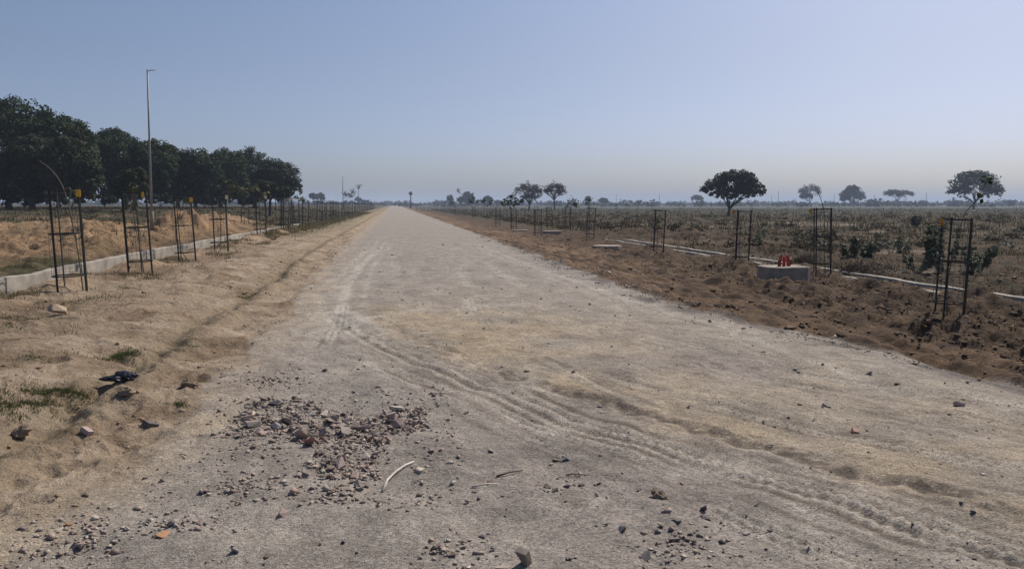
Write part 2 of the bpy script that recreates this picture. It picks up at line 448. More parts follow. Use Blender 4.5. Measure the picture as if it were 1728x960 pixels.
# ------------------------------------------------------------------ materials
def new_mat(name):
    m = bpy.data.materials.new(name); m.use_nodes = True
    n = m.node_tree; b = n.nodes['Principled BSDF']
    return m, n, b
def simple(name, col, rough=.7, metal=0, var=.25, scale=30, bump=.0, spec=.3, coord='Object', dirt=None):
    m, n, b = new_mat(name)
    tc = n.nodes.new('ShaderNodeTexCoord')
    nz = n.nodes.new('ShaderNodeTexNoise'); nz.inputs['Scale'].default_value = scale; nz.inputs['Detail'].default_value = 4
    n.links.new(tc.outputs[coord], nz.inputs['Vector'])
    rp = n.nodes.new('ShaderNodeValToRGB'); rp.color_ramp.elements[0].position = .3; rp.color_ramp.elements[1].position = .7
    lo = [c * (1 - var) for c in col]; hi = [min(1, c * (1 + var)) for c in col]
    if dirt: lo = dirt
    rp.color_ramp.elements[0].color = (*lo, 1); rp.color_ramp.elements[1].color = (*hi, 1)
    n.links.new(nz.outputs['Fac'], rp.inputs[0]); n.links.new(rp.outputs[0], b.inputs['Base Color'])
    b.inputs['Roughness'].default_value = rough; b.inputs['Metallic'].default_value = metal
    b.inputs['Specular IOR Level'].default_value = spec
    if bump:
        bp = n.nodes.new('ShaderNodeBump'); bp.inputs['Strength'].default_value = bump; bp.inputs['Distance'].default_value = .01
        n.links.new(nz.outputs['Fac'], bp.inputs['Height']); n.links.new(bp.outputs[0], b.inputs['Normal'])
    return m
def attr_mat(name, rough=.85, transl=0.0, spec=.2, rand=0.0):
    m, n, b = new_mat(name)
    at = n.nodes.new('ShaderNodeAttribute'); at.attribute_name = 'Col'
    b.inputs['Roughness'].default_value = rough; b.inputs['Specular IOR Level'].default_value = spec
    src = at.outputs['Color']
    n.links.new(src, b.inputs['Base Color'])
    if transl:
        t = n.nodes.new('ShaderNodeBsdfTranslucent'); mx = n.nodes.new('ShaderNodeMixShader'); mx.inputs[0].default_value = transl
        n.links.new(src, t.inputs[0]); n.links.new(b.outputs[0], mx.inputs[1]); n.links.new(t.outputs[0], mx.inputs[2])
        n.links.new(mx.outputs[0], n.nodes['Material Output'].inputs[0])
    return m
def ground_mat(name, speck, bump_a, bump_b, grain=70):
    m, n, b = new_mat(name)
    at = n.nodes.new('ShaderNodeAttribute'); at.attribute_name = 'Col'
    tc = n.nodes.new('ShaderNodeTexCoord')
    n1 = n.nodes.new('ShaderNodeTexNoise'); n1.inputs['Scale'].default_value = grain; n1.inputs['Detail'].default_value = 4; n1.inputs['Roughness'].default_value = .8
    n2 = n.nodes.new('ShaderNodeTexNoise'); n2.inputs['Scale'].default_value = 9; n2.inputs['Detail'].default_value = 6; n2.inputs['Roughness'].default_value = .65
    vo = n.nodes.new('ShaderNodeTexVoronoi'); vo.inputs['Scale'].default_value = grain * 1.1
    for t in (n1, n2, vo): n.links.new(tc.outputs['Object'], t.inputs['Vector'])
    sep = n.nodes.new('ShaderNodeSeparateColor'); n.links.new(vo.outputs['Color'], sep.inputs[0])
    def math_(op, a, bb):
        q = n.nodes.new('ShaderNodeMath'); q.operation = op
        for i, v in enumerate((a, bb)):
            if isinstance(v, (int, float)): q.inputs[i].default_value = v
            else: n.links.new(v, q.inputs[i])
        return q.outputs[0]
    # each grain has its own tone
    g = math_('MULTIPLY_ADD', sep.outputs[0], speck); n.nodes[-1].inputs[2].default_value = 1 - speck * .5
    h = math_('MULTIPLY_ADD', n2.outputs['Fac'], .7); n.nodes[-1].inputs[2].default_value = .65
    k = math_('MULTIPLY', g, h)
    mul = n.nodes.new('ShaderNodeVectorMath'); mul.operation = 'SCALE'
    n.links.new(at.outputs['Color'], mul.inputs[0]); n.links.new(k, mul.inputs['Scale'])
    n.links.new(mul.outputs[0], b.inputs['Base Color'])
    b.inputs['Roughness'].default_value = .95; b.inputs['Specular IOR Level'].default_value = .12
    bp1 = n.nodes.new('ShaderNodeBump'); bp1.inputs['Strength'].default_value = 1; bp1.inputs['Distance'].default_value = bump_b
    n.links.new(n2.outputs['Fac'], bp1.inputs['Height'])
    hd = math_('MULTIPLY', vo.outputs['Distance'], .45)
    hh = math_('SUBTRACT', n1.outputs['Fac'], hd)
    bp2 = n.nodes.new('ShaderNodeBump'); bp2.inputs['Strength'].default_value = 1; bp2.inputs['Distance'].default_value = bump_a
    n.links.new(hh, bp2.inputs['Height']); n.links.new(bp1.outputs[0], bp2.inputs['Normal']); n.links.new(bp2.outputs[0], b.inputs['Normal'])
    return m
M_ROAD = ground_mat('road_gravel', .7, .009, .045, 80)
M_VERGE = ground_mat('verge_dirt', .32, .009, .10, 70)
M_FIELD = ground_mat('field_earth', .4, .03, .14, 25)
M_IRON = simple('dark_green_iron', (.022, .032, .024), .55, .0, .4, 25, dirt=(.035, .028, .02), spec=.4)
M_IRON2 = simple('rusting_iron', (.024, .022, .018), .65, .0, .3, 18, dirt=(.030, .019, .013), spec=.3)
M_WIRE = simple('galvanised_wire', (.10, .105, .095), .6, .3, .2, 40)
M_YELLOW = simple('yellow_plate', (.72, .42, .03), .5, 0, .12, 20)
M_CREAM = simple('cream_plate', (.72, .66, .42), .5, 0, .12, 20)
M_ORANGE = simple('orange_plate', (.62, .27, .03), .5, 0, .15, 20)
M_POLE = simple('pole_steel', (.24, .25, .26), .6, .2, .12, 6)
M_CONC = simple('drain_concrete', (.285, .255, .215), .95, 0, .38, 2.6, .6)
M_CONC3 = simple('pale_drain_concrete', (.33, .30, .25), .9, 0, .25, 4, .4)
M_CONC2 = simple('plinth_concrete', (.28, .235, .185), .9, 0, .25, 5, .6)
M_RED = simple('red_wrap', (.42, .028, .022), .5, 0, .25, 30)
M_BOLT = simple('rusty_bolt', (.055, .038, .03), .7, .4, .3, 60)
M_BARK = simple('bark', (.075, .058, .045), .9, 0, .35, 8, .6)
M_BARKP = simple('pale_bark', (.16, .14, .12), .9, 0, .3, 8, .5)
M_TWIG = simple('dry_twigs', (.10, .072, .05), .9, 0, .4, 10)
M_STEM = simple('sapling_stem', (.12, .11, .075), .8, 0, .3, 20)
M_LEAF = attr_mat('leaves', .7, .2, .15)
M_GRASS = attr_mat('grass_blades', .8, .3, .15)
M_STUFF = attr_mat('stone_chips', .9, 0, .2)
M_PLASTIC = simple('black_plastic', (.018, .02, .026), .35, 0, .3, 15, spec=.5)
M_STICK = simple('bleached_stick', (.62, .56, .48), .8, 0, .15, 20)

def stone_mat(name, col, var=.35):
    m, n, b = new_mat(name)
    tc = n.nodes.new('ShaderNodeTexCoord'); oi = n.nodes.new('ShaderNodeObjectInfo')
    nz = n.nodes.new('ShaderNodeTexNoise'); nz.inputs['Scale'].default_value = 28; nz.inputs['Detail'].default_value = 5
    n.links.new(tc.outputs['Object'], nz.inputs['Vector'])
    rp = n.nodes.new('ShaderNodeValToRGB')
    rp.color_ramp.elements[0].position = .3; rp.color_ramp.elements[1].position = .75
    rp.color_ramp.elements[0].color = (*[c * (1 - var) for c in col], 1); rp.color_ramp.elements[1].color = (*[c * (1 + var) for c in col], 1)
    n.links.new(nz.outputs['Fac'], rp.inputs[0])
    ma = n.nodes.new('ShaderNodeMath'); ma.operation = 'MULTIPLY_ADD'; ma.inputs[1].default_value = .7; ma.inputs[2].default_value = .65
    n.links.new(oi.outputs['Random'], ma.inputs[0])
    sc = n.nodes.new('ShaderNodeVectorMath'); sc.operation = 'SCALE'
    n.links.new(rp.outputs[0], sc.inputs[0]); n.links.new(ma.outputs[0], sc.inputs['Scale']); n.links.new(sc.outputs[0], b.inputs['Base Color'])
    b.inputs['Roughness'].default_value = .9; b.inputs['Specular IOR Level'].default_value = .2
    bp = n.nodes.new('ShaderNodeBump'); bp.inputs['Strength'].default_value = .6; bp.inputs['Distance'].default_value = .01
    n.links.new(nz.outputs['Fac'], bp.inputs['Height']); n.links.new(bp.outputs[0], b.inputs['Normal'])
    return m
STONE = dict(purple=stone_mat('stone_purple_grey', (.33, .25, .215)), grey=stone_mat('stone_grey', (.34, .29, .245)),
             dark=stone_mat('stone_dark', (.17, .145, .13)), pale=stone_mat('stone_pale', (.40, .36, .31)),
             pink=stone_mat('stone_pink', (.36, .21, .17)), orange=stone_mat('brick_orange', (.40, .22, .125)),
             brown=stone_mat('stone_brown', (.25, .185, .145)), blue=stone_mat('stone_blue_grey', (.21, .21, .21)), clay=stone_mat('clay_lump', (.30, .225, .155)))

# ------------------------------------------------------------------ haze: one closed box of even pale air
def build_haze():
    mb = MB(); mb.box((0, 1500, 18.0), (7600, 7200, 48)); o = mb.build('haze', None)
    m = bpy.data.materials.new('pale_haze'); m.use_nodes = True; n = m.node_tree; n.nodes.clear()
    out = n.nodes.new('ShaderNodeOutputMaterial'); pv = n.nodes.new('ShaderNodeVolumePrincipled')
    pv.inputs['Color'].default_value = (.66, .79, 1.0, 1); pv.inputs['Density'].default_value = HAZE; pv.inputs['Anisotropy'].default_value = 0.0
    n.links.new(pv.outputs[0], out.inputs['Volume']); o.data.materials.append(m)
    tag(o, 'pale blue dusty haze lying over the whole plain', 'haze', kind='stuff')
HAZE = .00042
build_haze()

# ------------------------------------------------------------------ ground sheet (road, verges, fields)
def build_ground():
    NX = 1150
    t = np.linspace(-1.15, 1.15, NX)
    g = 1.15 * 1.09 ** np.arange(1, 28)
    t = np.concatenate([-g[::-1], t, g])
    y = [-700, -350, -160, -70, -30, -12, -5, -2, -.5, .5, 1.2]
    yy = 1.6
    while yy < 4200:
        y.append(yy); yy += max(.016, (yy + 1.0) * .0052)
    y = np.array(y)
    s = 4 + np.maximum(y, 0) + np.maximum(-y, 0) * .5
    X = (t[None, :] * s[:, None]); Y = np.repeat(y[:, None], len(t), 1)
    sh = X.shape; X = X.ravel(); Y = Y.ravel()
    dz, I = detail(X, Y)
    mz = mound_z(X, Y)
    rough = 1 + .55 * fbm(X / .7, Y / .7, 91, 3)
    Z = base_z(X, Y) + mz * np.where(Y > 0, 1, 1) + dz + mz * (.5 * fbm(X / .8, Y / .8, 94, 3) + .45 * fbm(X / .4, Y / .4, 95, 3) * lod(Y, .4))
    Z = np.where(Y > 900, Z - .0 * Y, Z)
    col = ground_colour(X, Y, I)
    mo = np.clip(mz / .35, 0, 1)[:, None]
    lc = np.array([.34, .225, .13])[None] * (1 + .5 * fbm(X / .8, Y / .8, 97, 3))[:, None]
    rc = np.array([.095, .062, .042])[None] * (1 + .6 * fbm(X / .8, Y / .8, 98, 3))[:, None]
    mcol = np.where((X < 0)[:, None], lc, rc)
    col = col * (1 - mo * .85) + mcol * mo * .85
    V = np.stack([X, Y, Z], 1)
    r, c = sh
    i = np.arange(r * c).reshape(sh)
    F = np.stack([i[:-1, :-1], i[:-1, 1:], i[1:, 1:], i[1:, :-1]], -1).reshape(-1, 4)
    cm = F[:, 0]
    road = I['road'][cm] > 0
    fld = ((X[cm] < -6.5) | (X[cm] > 11.9)) & ~road
    vg = ~road & ~fld
    for nm, mask, mat, lab, cat in (('road', road, M_ROAD, 'pale grey gravel road with wheel tracks running to the horizon', 'road'),
                          ('verge', vg, M_VERGE, 'bare dirt verges, sandy on one side and turned brown earth on the other', 'verge'),
                          ('field', fld, M_FIELD, 'open fields of earth mounds and dry ground beyond the drains', 'field')):
        f = F[mask]; used = np.unique(f); mp = np.zeros(len(V), dtype=np.int64); mp[used] = np.arange(len(used))
        me = np_mesh(nm, V[used], mp[f], col[used], True)
        tag(mesh_obj(nm, me, mat), lab, cat, kind='structure')
build_ground()

# ------------------------------------------------------------------ trees
GR = 'mango trees of the grove'
def leaf_cloud(pts, nrm, w, l, cols, jit=.6, tri=False):
    """one small leaf-spray face at each point; nrm a preferred facing direction"""
    n = len(pts)
    N = nrm + RNG.normal(0, jit, (n, 3)); N /= np.linalg.norm(N, axis=1)[:, None] + 1e-9
    A = np.cross(N, RNG.normal(0, 1, (n, 3))); A /= np.linalg.norm(A, axis=1)[:, None] + 1e-9
    B = np.cross(N, A)
    sc = RNG.uniform(.6, 1.4, (n, 1))
    a = A * w * sc / 2; b = B * l * sc / 2
    V = np.stack([pts - b, pts + a * 1.0 - b * .1, pts + b, pts - a * 1.0 + b * .1], 1).reshape(-1, 3)
    F = np.arange(n * 4).reshape(n, 4)
    return V, F, np.repeat(cols, 4, 0)

def tree(name, label, u, depth, zbase, blobs, leafcol, density=1.0, leaf=(.30, .44), shell=.62, group=None, cat='tree', bark=None, trunk_r=.28,
         twig=False, clumps=1.0, limbs=9, trunk_top=None, under=-.4, var=.3, n_max=16000):
    if group in (GR, 'shrubs under the grove'): depth *= .66; zbase = None
    s = depth / FPX
    bx, by, _ = PD(u, 345, depth)
    if zbase is None: zbase = float(base_z(bx, by)) - .05
    root = empty(name, (bx, by, zbase))
    right = Vector((math.cos(YAW), -math.sin(YAW), 0)); fwd = Vector((math.sin(YAW), math.cos(YAW), 0))
    P, Nn, Cc = [], [], []
    centres = []
    area = sum(ru * rv * s * s for (_, _, ru, rv) in blobs)
    for (bu, bv, ru, rv) in blobs:
        x, y, z = PD(bu, bv, depth)
        c = np.array([x - bx, y - by, z - zbase]); centres.append((Vector(c), ru * s, rv * s))
        rx, rz = ru * s, rv * s; ry = (rx + rz) / 2 if len(blobs) > 1 else rx
        nc = max(5, int(clumps * 26 * (rx * rz) ** .45))
        d = RNG.normal(0, 1, (nc, 3)); d[:, 2] = np.where(d[:, 2] < under, -d[:, 2] * .6, d[:, 2])
        d /= np.linalg.norm(d, axis=1)[:, None]
        rr = RNG.uniform(shell, 1.0, nc)[:, None]
        cc = d * rr
        off = fwd * float(RNG.uniform(-.35, .35) * rx)
        cc = cc * np.array([1, 1, 1])
        wc = c[None] + cc[:, 0:1] * np.array(right)[None] * rx + cc[:, 1:2] * np.array(fwd)[None] * ry + cc[:, 2:3] * np.array([0, 0, 1])[None] * rz + np.array(off)[None]
        per = int(max(12, density * n_max * (rx * rz) / max(area, .01) / nc))
        cr = (rx * rz) ** .5 * RNG.uniform(.17, .31, nc)
        ctone = RNG.uniform(1 - var, 1 + var, nc); chue = RNG.uniform(-1, 1, nc)
        for k in range(nc):
            dd = RNG.normal(0, 1, (per, 3)); dd /= np.linalg.norm(dd, axis=1)[:, None]
            rad = RNG.uniform(.25, 1, (per, 1)) ** .5
            dd[:, 2] *= .72
            P.append(wc[k][None] + dd * rad * cr[k]); Nn.append(dd + np.array([0, 0, .6]))
            col = np.array(leafcol) * ctone[k] * np.array([1 + .22 * chue[k], 1, 1 - .15 * chue[k]])
            Cc.append(np.clip(col[None] * RNG.uniform(.75, 1.3, (per, 1)), .005, .6))
    P = np.concatenate(P); Nn = np.concatenate(Nn); Cc = np.concatenate(Cc)
    keep = P[:, 2] > .5
    V, F, col = leaf_cloud(P[keep], Nn[keep], leaf[0], leaf[1], Cc[keep])
    mesh_obj('crown', np_mesh('crown', V, F, col), M_LEAF, root)
    # trunk and limbs
    mb = MB()
    lowest = min(c.z - rz for c, rx, rz in centres); top = max(c.z + rz for c, rx, rz in centres)
    fork = trunk_top if trunk_top else max(.9, lowest * .8 + .25)
    lean = Vector((random.uniform(-.1, .1), random.uniform(-.1, .1), 0)) * fork
    mb.tube([(0, 0, -.4), (0, 0, .15), lean * .5 + Vector((0, 0, fork * .55)), lean + Vector((0, 0, fork))], [trunk_r * 1.5, trunk_r * 1.15, trunk_r * .95, trunk_r * .85], 8)
    f0 = lean + Vector((0, 0, fork - .1))
    targets = []
    for c, rx, rz in centres:
        for k in range(max(2, int(limbs / len(centres)))):
            a = random.uniform(0, 6.28); q = random.uniform(.35, .85)
            targets.append((c + (right * math.cos(a) * rx + fwd * math.sin(a) * rx) * q + Vector((0, 0, random.uniform(-.25, .7) * rz)), rx))
    for tg, rx in targets:
        mid = f0.lerp(tg, .45) + Vector((random.uniform(-.1, .1), random.uniform(-.1, .1), .12)) * rx
        r0 = trunk_r * random.uniform(.38, .6)
        mb.tube([f0, f0.lerp(mid, .5) + Vector((0, 0, .03 * rx)), mid, tg], [r0, r0 * .8, r0 * .55, r0 * .15], 5, False)
        for j in range(7 if twig else 2):
            st = mid.lerp(tg, random.uniform(.0, .9)); dv = Vector((random.gauss(0, 1), random.gauss(0, 1), random.gauss(.5, .8))).normalized() * rx * random.uniform(.25, .55)
            e1 = st + dv
            mb.tube([st, st + dv * .5 + Vector((0, 0, .04 * rx)), e1], [r0 * .28, r0 * .18, r0 * .06], 4, False)
            if twig:
                for jj in range(6):
                    st2 = st.lerp(e1, random.uniform(.3, 1)); d2 = (dv.normalized() + Vector((random.gauss(0, .7), random.gauss(0, .7), random.gauss(.0, .7)))).normalized() * rx * random.uniform(.1, .3)
                    mb.tube([st2, st2 + d2], [r0 * .10, r0 * .04], 3, False)
    mb.build('trunk', bark or M_BARK, root, True)
    return tag(root, label, cat, group)

MANGO = (.034, .054, .016)
tree('mango_tree', 'tallest dark grove tree with a high domed crown cut by the photo edge', 15, 116, .95, [(38, 212, 58, 44), (100, 228, 50, 36), (137, 246, 25, 30), (-15, 240, 55, 58), (75, 262, 60, 45), (-10, 300, 50, 42), (20, 326, 60, 18)], MANGO, n_max=42000, trunk_r=.34, under=-.85, leaf=(.17, .25), clumps=2.0, group=GR)
tree('mango_tree', 'broad low grove tree in front of the tallest one, olive tinged side', 55, 106, .9, [(52, 285, 55, 56), (118, 284, 46, 54), (-10, 300, 45, 45), (150, 302, 20, 40), (80, 315, 50, 30), (118, 328, 48, 15), (45, 330, 50, 14)], (.034, .044, .017), n_max=38000, trunk_r=.3, under=-.85, leaf=(.17, .25), clumps=2.0, group=GR)
tree('mango_tree', 'rounded dark grove tree directly behind the tall metal pole', 212, 132, .95, [(200, 262, 44, 42), (248, 274, 40, 40), (180, 298, 32, 42), (225, 306, 54, 36), (166, 262, 26, 38), (272, 288, 26, 34), (205, 328, 50, 15)], MANGO, n_max=38000, trunk_r=.3, under=-.85, leaf=(.17, .25), clumps=2.0, group=GR)
tree('mango_tree', 'grove tree with sloping crown just beyond the tall metal pole', 300, 140, .95, [(280, 280, 36, 36), (318, 290, 36, 40), (300, 316, 52, 30), (348, 298, 26, 36), (300, 330, 46, 13)], (.030, .044, .018), n_max=28000, trunk_r=.27, under=-.85, leaf=(.17, .25), clumps=2.0, group=GR)
tree('mango_tree', 'low grove tree in the dip between the two domed crowns', 372, 156, .95, [(356, 292, 36, 38), (388, 290, 34, 38), (372, 318, 48, 28), (374, 331, 44, 12)], MANGO, n_max=24000, trunk_r=.27, under=-.85, leaf=(.17, .25), clumps=2.0, group=GR)
tree('mango_tree', 'broad domed tree closing the grove at the road end', 430, 166, .9, [(428, 292, 46, 38), (470, 302, 34, 32), (494, 318, 18, 20), (440, 318, 56, 26), (448, 331, 46, 12)], (.026, .040, .018), n_max=38000, trunk_r=.34, under=-.85, leaf=(.17, .25), clumps=2.0, group=GR)
tree('mango_tree', 'smaller yellow green tree under the grove canopy by the metal pole', 226, 96, .8, [(226, 308, 30, 24), (205, 318, 18, 16)], (.050, .056, .018), n_max=7000, trunk_r=.16, leaf=(.14, .2), clumps=1.6, under=-.85, group=GR)
tree('mango_tree', 'small light green tree before the last grove dome', 455, 120, .85, [(452, 318, 22, 15), (478, 324, 16, 11)], (.045, .058, .02), n_max=5000, trunk_r=.14, leaf=(.14, .2), clumps=1.6, under=-.85, group=GR)
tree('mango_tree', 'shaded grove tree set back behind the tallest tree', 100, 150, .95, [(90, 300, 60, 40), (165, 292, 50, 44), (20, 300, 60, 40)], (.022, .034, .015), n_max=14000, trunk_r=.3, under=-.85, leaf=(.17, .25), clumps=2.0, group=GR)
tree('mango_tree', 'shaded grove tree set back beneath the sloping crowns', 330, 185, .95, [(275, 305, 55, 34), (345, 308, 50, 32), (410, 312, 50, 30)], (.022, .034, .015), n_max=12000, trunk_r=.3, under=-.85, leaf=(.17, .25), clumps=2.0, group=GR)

for (u, v, ru, rv, dd, lab) in ((120, 332, 26, 12, 112, 'dark low shrub under the grove canopy near the broad olive tinged tree'), (40, 335, 36, 11, 108, 'dark low shrub under the tallest grove tree'), (270, 336, 24, 9, 128, 'dark low shrub just past the metal pole under the canopy'), (345, 338, 26, 8, 150, 'dark low shrub in the shade of the sloping crown'), (175, 336, 18, 9, 120, 'small dark shrub between two grove trunks'), (410, 339, 24, 7, 160, 'dark low shrub under the last grove dome')):
    tree('shrub', lab, u, dd, .9, [(u, v, ru, rv), (u + ru * .5, v + 2, ru * .6, rv * .8)], (.024, .034, .016), n_max=2600, trunk_r=.05, leaf=(.18, .25), trunk_top=.4, under=-1.2, cat='shrub', group='shrubs under the grove')
GF = 'far trees standing on the plain'
tree('round_tree', 'dark umbrella shaped tree behind a caged sapling with an orange plate', 1230, 128, -.35, [(1237, 314, 46, 24), (1209, 322, 25, 15), (1266, 322, 25, 15), (1238, 305, 36, 17), (1232, 328, 26, 10), (1255, 328, 22, 10)], (.024, .036, .014), n_max=17000, density=.95, leaf=(.21, .30), under=-.75, trunk_r=.27, limbs=14, trunk_top=1.3, group=GF)
tree('broadleaf_tree', 'hazy gappy broad tree behind the nearest cage on the brown verge', 1643, 290, -.1, [(1643, 312, 40, 23), (1620, 325, 20, 15), (1668, 325, 20, 16), (1643, 300, 26, 12)], (.045, .052, .026), n_max=5200, density=.75, leaf=(.55, .8), shell=.5, trunk_r=.38, limbs=14, group=GF)
tree('pyramid_tree', 'blue hazy cone shaped tree on the far plain', 1441, 560, 0, [(1441, 332, 22, 13), (1440, 321, 11, 9), (1427, 336, 9, 7)], (.05, .06, .035), n_max=3500, leaf=(.8, 1.1), trunk_r=.35, group=GF)
tree('bare_tree', 'pale sparse leafless tree beyond the cages with thin upright branches', 1368, 560, 0, [(1368, 325, 19, 13), (1360, 333, 12, 8)], (.12, .115, .10), density=.25, n_max=1500, leaf=(.5, 1.0), trunk_r=.30, twig=True, bark=M_BARKP, group=GF)
tree('bare_tree', 'pale flat topped sparse tree between the cone tree and the gappy tree', 1515, 560, 0, [(1508, 328, 16, 8), (1526, 329, 15, 8)], (.11, .105, .09), density=.35, n_max=1800, leaf=(.5, 1.0), trunk_r=.30, twig=True, bark=M_BARKP, group=GF)
tree('bare_tree', 'brown twiggy tree by the road, wider of the two', 893, 235, -.2, [(888, 322, 21, 15), (905, 325, 14, 14), (893, 334, 18, 10)], (.085, .062, .047), density=.5, n_max=3400, leaf=(.16, .8), shell=.3, trunk_r=.28, twig=True, bark=M_TWIG, limbs=16, group=GF)
tree('bare_tree', 'brown twiggy tree by the road, taller of the two with open crown', 936, 235, -.2, [(936, 318, 18, 13), (945, 325, 11, 10), (925, 324, 8, 8)], (.09, .064, .048), density=.4, n_max=2600, leaf=(.16, .8), shell=.3, trunk_r=.24, twig=True, bark=M_TWIG, limbs=16, group=GF)
for (u, v, ru, rv, d, lab) in ((529, 333, 7, 7, 380, 'round clump shaped far tree just past the grove'), (541, 333, 6, 8, 390, 'taller of the pair of far trees past the grove'),
        (790, 335, 11, 11, 430, 'blue grey far tree rising above the cages by the road'), (779, 338, 8, 7, 420, 'low far tree beside the blue grey one near the road'),
        (823, 337, 8, 6, 400, 'low flat far tree before the brown twiggy trees'), (759, 336, 5, 7, 450, 'narrow far tree nearest the palm'),
        (1018, 340, 9, 6, 480, 'small domed far tree between the leaning cage and the plain'), (992, 338, 5, 7, 480, 'narrow far tree behind the leaning cage'),
        (1176, 335, 10, 6, 520, 'faint pale far tree beside the umbrella shaped tree'), (840, 342, 7, 4, 520, 'very low far tree under the twiggy trees'),
        (1557, 344, 9, 6, 600, 'faint low far tree before the gappy broad tree'), (1700, 343, 9, 6, 600, 'faint low far tree at the photo edge'), (604, 337, 5, 5, 560, 'tiny pale far tree over the left cages'),
        (655, 344, 9, 5, 800, 'faint far tree at the end of the road')):
    tree('far_tree', lab, u, d * 1.35, -.1, [(u, v, ru, rv), (u + ru * .4, v + rv * .25, ru * .7, rv * .7)], (.035, .043, .028), n_max=1500, leaf=(.75, 1.0), trunk_r=.25, group=GF)

def treeline():
    P, Nn, Cc = [], [], []
    for k in range(1200):
        a = RNG.uniform(-.80, .95); d = RNG.uniform(620, 1900)
        x, y = d * math.sin(a), d * math.cos(a)
        w = RNG.uniform(4, 14); h = RNG.uniform(2.5, 7.5) * (1.15 if RNG.random() < .2 else .8)
        n = 42
        dd = RNG.normal(0, 1, (n, 3)); dd /= np.linalg.norm(dd, axis=1)[:, None]; dd[:, 2] = np.abs(dd[:, 2])
        P.append(np.array([x, y, .6])[None] + dd * RNG.uniform(.4, 1, (n, 1)) * np.array([w * .8, w * .8, h])); Nn.append(dd)
        Cc.append(np.tile(np.array([.05, .06, .04]) * RNG.uniform(.7, 1.3), (n, 1)))
    V, F, col = leaf_cloud(np.concatenate(P), np.concatenate(Nn), 2.6, 2.2, np.concatenate(Cc))
    tag(mesh_obj('treeline', np_mesh('treeline', V, F, col), M_LEAF), 'hazy line of distant trees and scrub along the horizon', 'treeline', kind='stuff')
treeline()

# palm with a round head at the end of the road
def palm():
    d = 400; x, y, _ = PD(693, 345, d); zt = PD(693, 326, d)[2]
    r = empty('palm_tree', (x, y, -.1))
    mb = MB(); mb.tube([(0, 0, -.3), (.1, 0, zt * .5), (0, 0, zt)], [.34, .27, .25], 8); mb.build('trunk', M_BARK, r, True)
    mb = MB()
    for k in range(70):
        dv = Vector((random.gauss(0, 1), random.gauss(0, 1), random.gauss(.15, .9))).normalized()
        L = random.uniform(1.0, 1.35); a = dv.cross(Vector((.1, .2, 1))).normalized() * .38
        p0 = Vector((0, 0, zt)); p1 = p0 + dv * L * .6; p2 = p0 + dv * L + Vector((0, 0, -.25))
        mb.quad(p0, p1 + a, p2, p1 - a)
    o = mb.build('crown', simple('palm_fronds', (.05, .062, .03), .6, 0, .3, 3), r)
    tag(r, 'lone round headed palm tree at the far end of the road', 'palm tree')
palm()

# ------------------------------------------------------------------ drain walls
def drain_wall(label, pts, w, top, depth, rough=.012, joint=1.5, group=None, gaps=(), mat=None):
    pts = np.array(pts, dtype=float)
    t = np.concatenate([[0], np.cumsum(np.hypot(*np.diff(pts[:, :2], axis=0).T))])
    n = int(t[-1] / .25); s = np.linspace(0, t[-1], n)
    x = np.interp(s, t, pts[:, 0]); y = np.interp(s, t, pts[:, 1]); zt = np.interp(s, t, pts[:, 2])
    zt = zt + rough * 2 * fbm(s / .9, s * 0 + 7, 111, 2); x = x + rough * fbm(s / 1.6, s * 0, 113, 2)
    bm = bmesh.new(); prev = None
    for i in range(n):
        gp = any(a <= y[i] <= b for a, b in gaps)
        if gp: prev = None; continue
        seg = int(s[i] / joint); off = ((seg * 37) % 11 - 5) * .0016; zo = ((seg * 53) % 7 - 3) * .004
        r = [bm.verts.new((x[i] - w / 2 + off, y[i], zt[i] - depth)), bm.verts.new((x[i] - w / 2 + off, y[i], zt[i] - .012 + zo)), bm.verts.new((x[i] - w / 2 + .012 + off, y[i], zt[i] + zo)),
             bm.verts.new((x[i] + w / 2 - .012 + off, y[i], zt[i] + zo)), bm.verts.new((x[i] + w / 2 + off, y[i], zt[i] - .012 + zo)), bm.verts.new((x[i] + w / 2 + off, y[i], zt[i] - depth))]
        if prev:
            for k in range(5): bm.faces.new((prev[k], prev[k + 1], r[k + 1], r[k]))
        else: bm.faces.new(r)
        prev = r
    if prev: bm.faces.new(prev[::-1])
    bmesh.ops.recalc_face_normals(bm, faces=bm.faces)
    me = bpy.data.meshes.new('drain_wall'); bm.to_mesh(me); bm.free()
    return tag(mesh_obj('drain_wall', me, mat or M_CONC), label, 'drain wall', group)
drain_wall('low pale concrete drain wall edging the sandy verge behind the yellow tagged cages', [(-6.62, 4, .40), (-6.62, 14, .41), (-6.60, 19, .42), (-6.45, 27, .44), (-6.4, 40, .42), (-6.5, 54, .36)], .13, 0, .6, .02)
drain_wall('thin concrete drain wall on the field side of the open drain', [(12.75, 6, -.265), (12.75, 20, -.26), (12.55, 30, -.25), (12.4, 45, -.24)], .17, 0, .75, .008, mat=M_CONC3)
drain_wall('thin concrete drain wall on the road side of the open drain, partly buried in earth', [(11.95, 6, -.29), (11.95, 13.2, -.29), (11.97, 20, -.285), (11.85, 30, -.285), (11.7, 42, -.29)], .15, 0, .75, .008, mat=M_CONC3, gaps=((14.5, 15.0), (20.0, 21.6), (25.4, 26.2)))

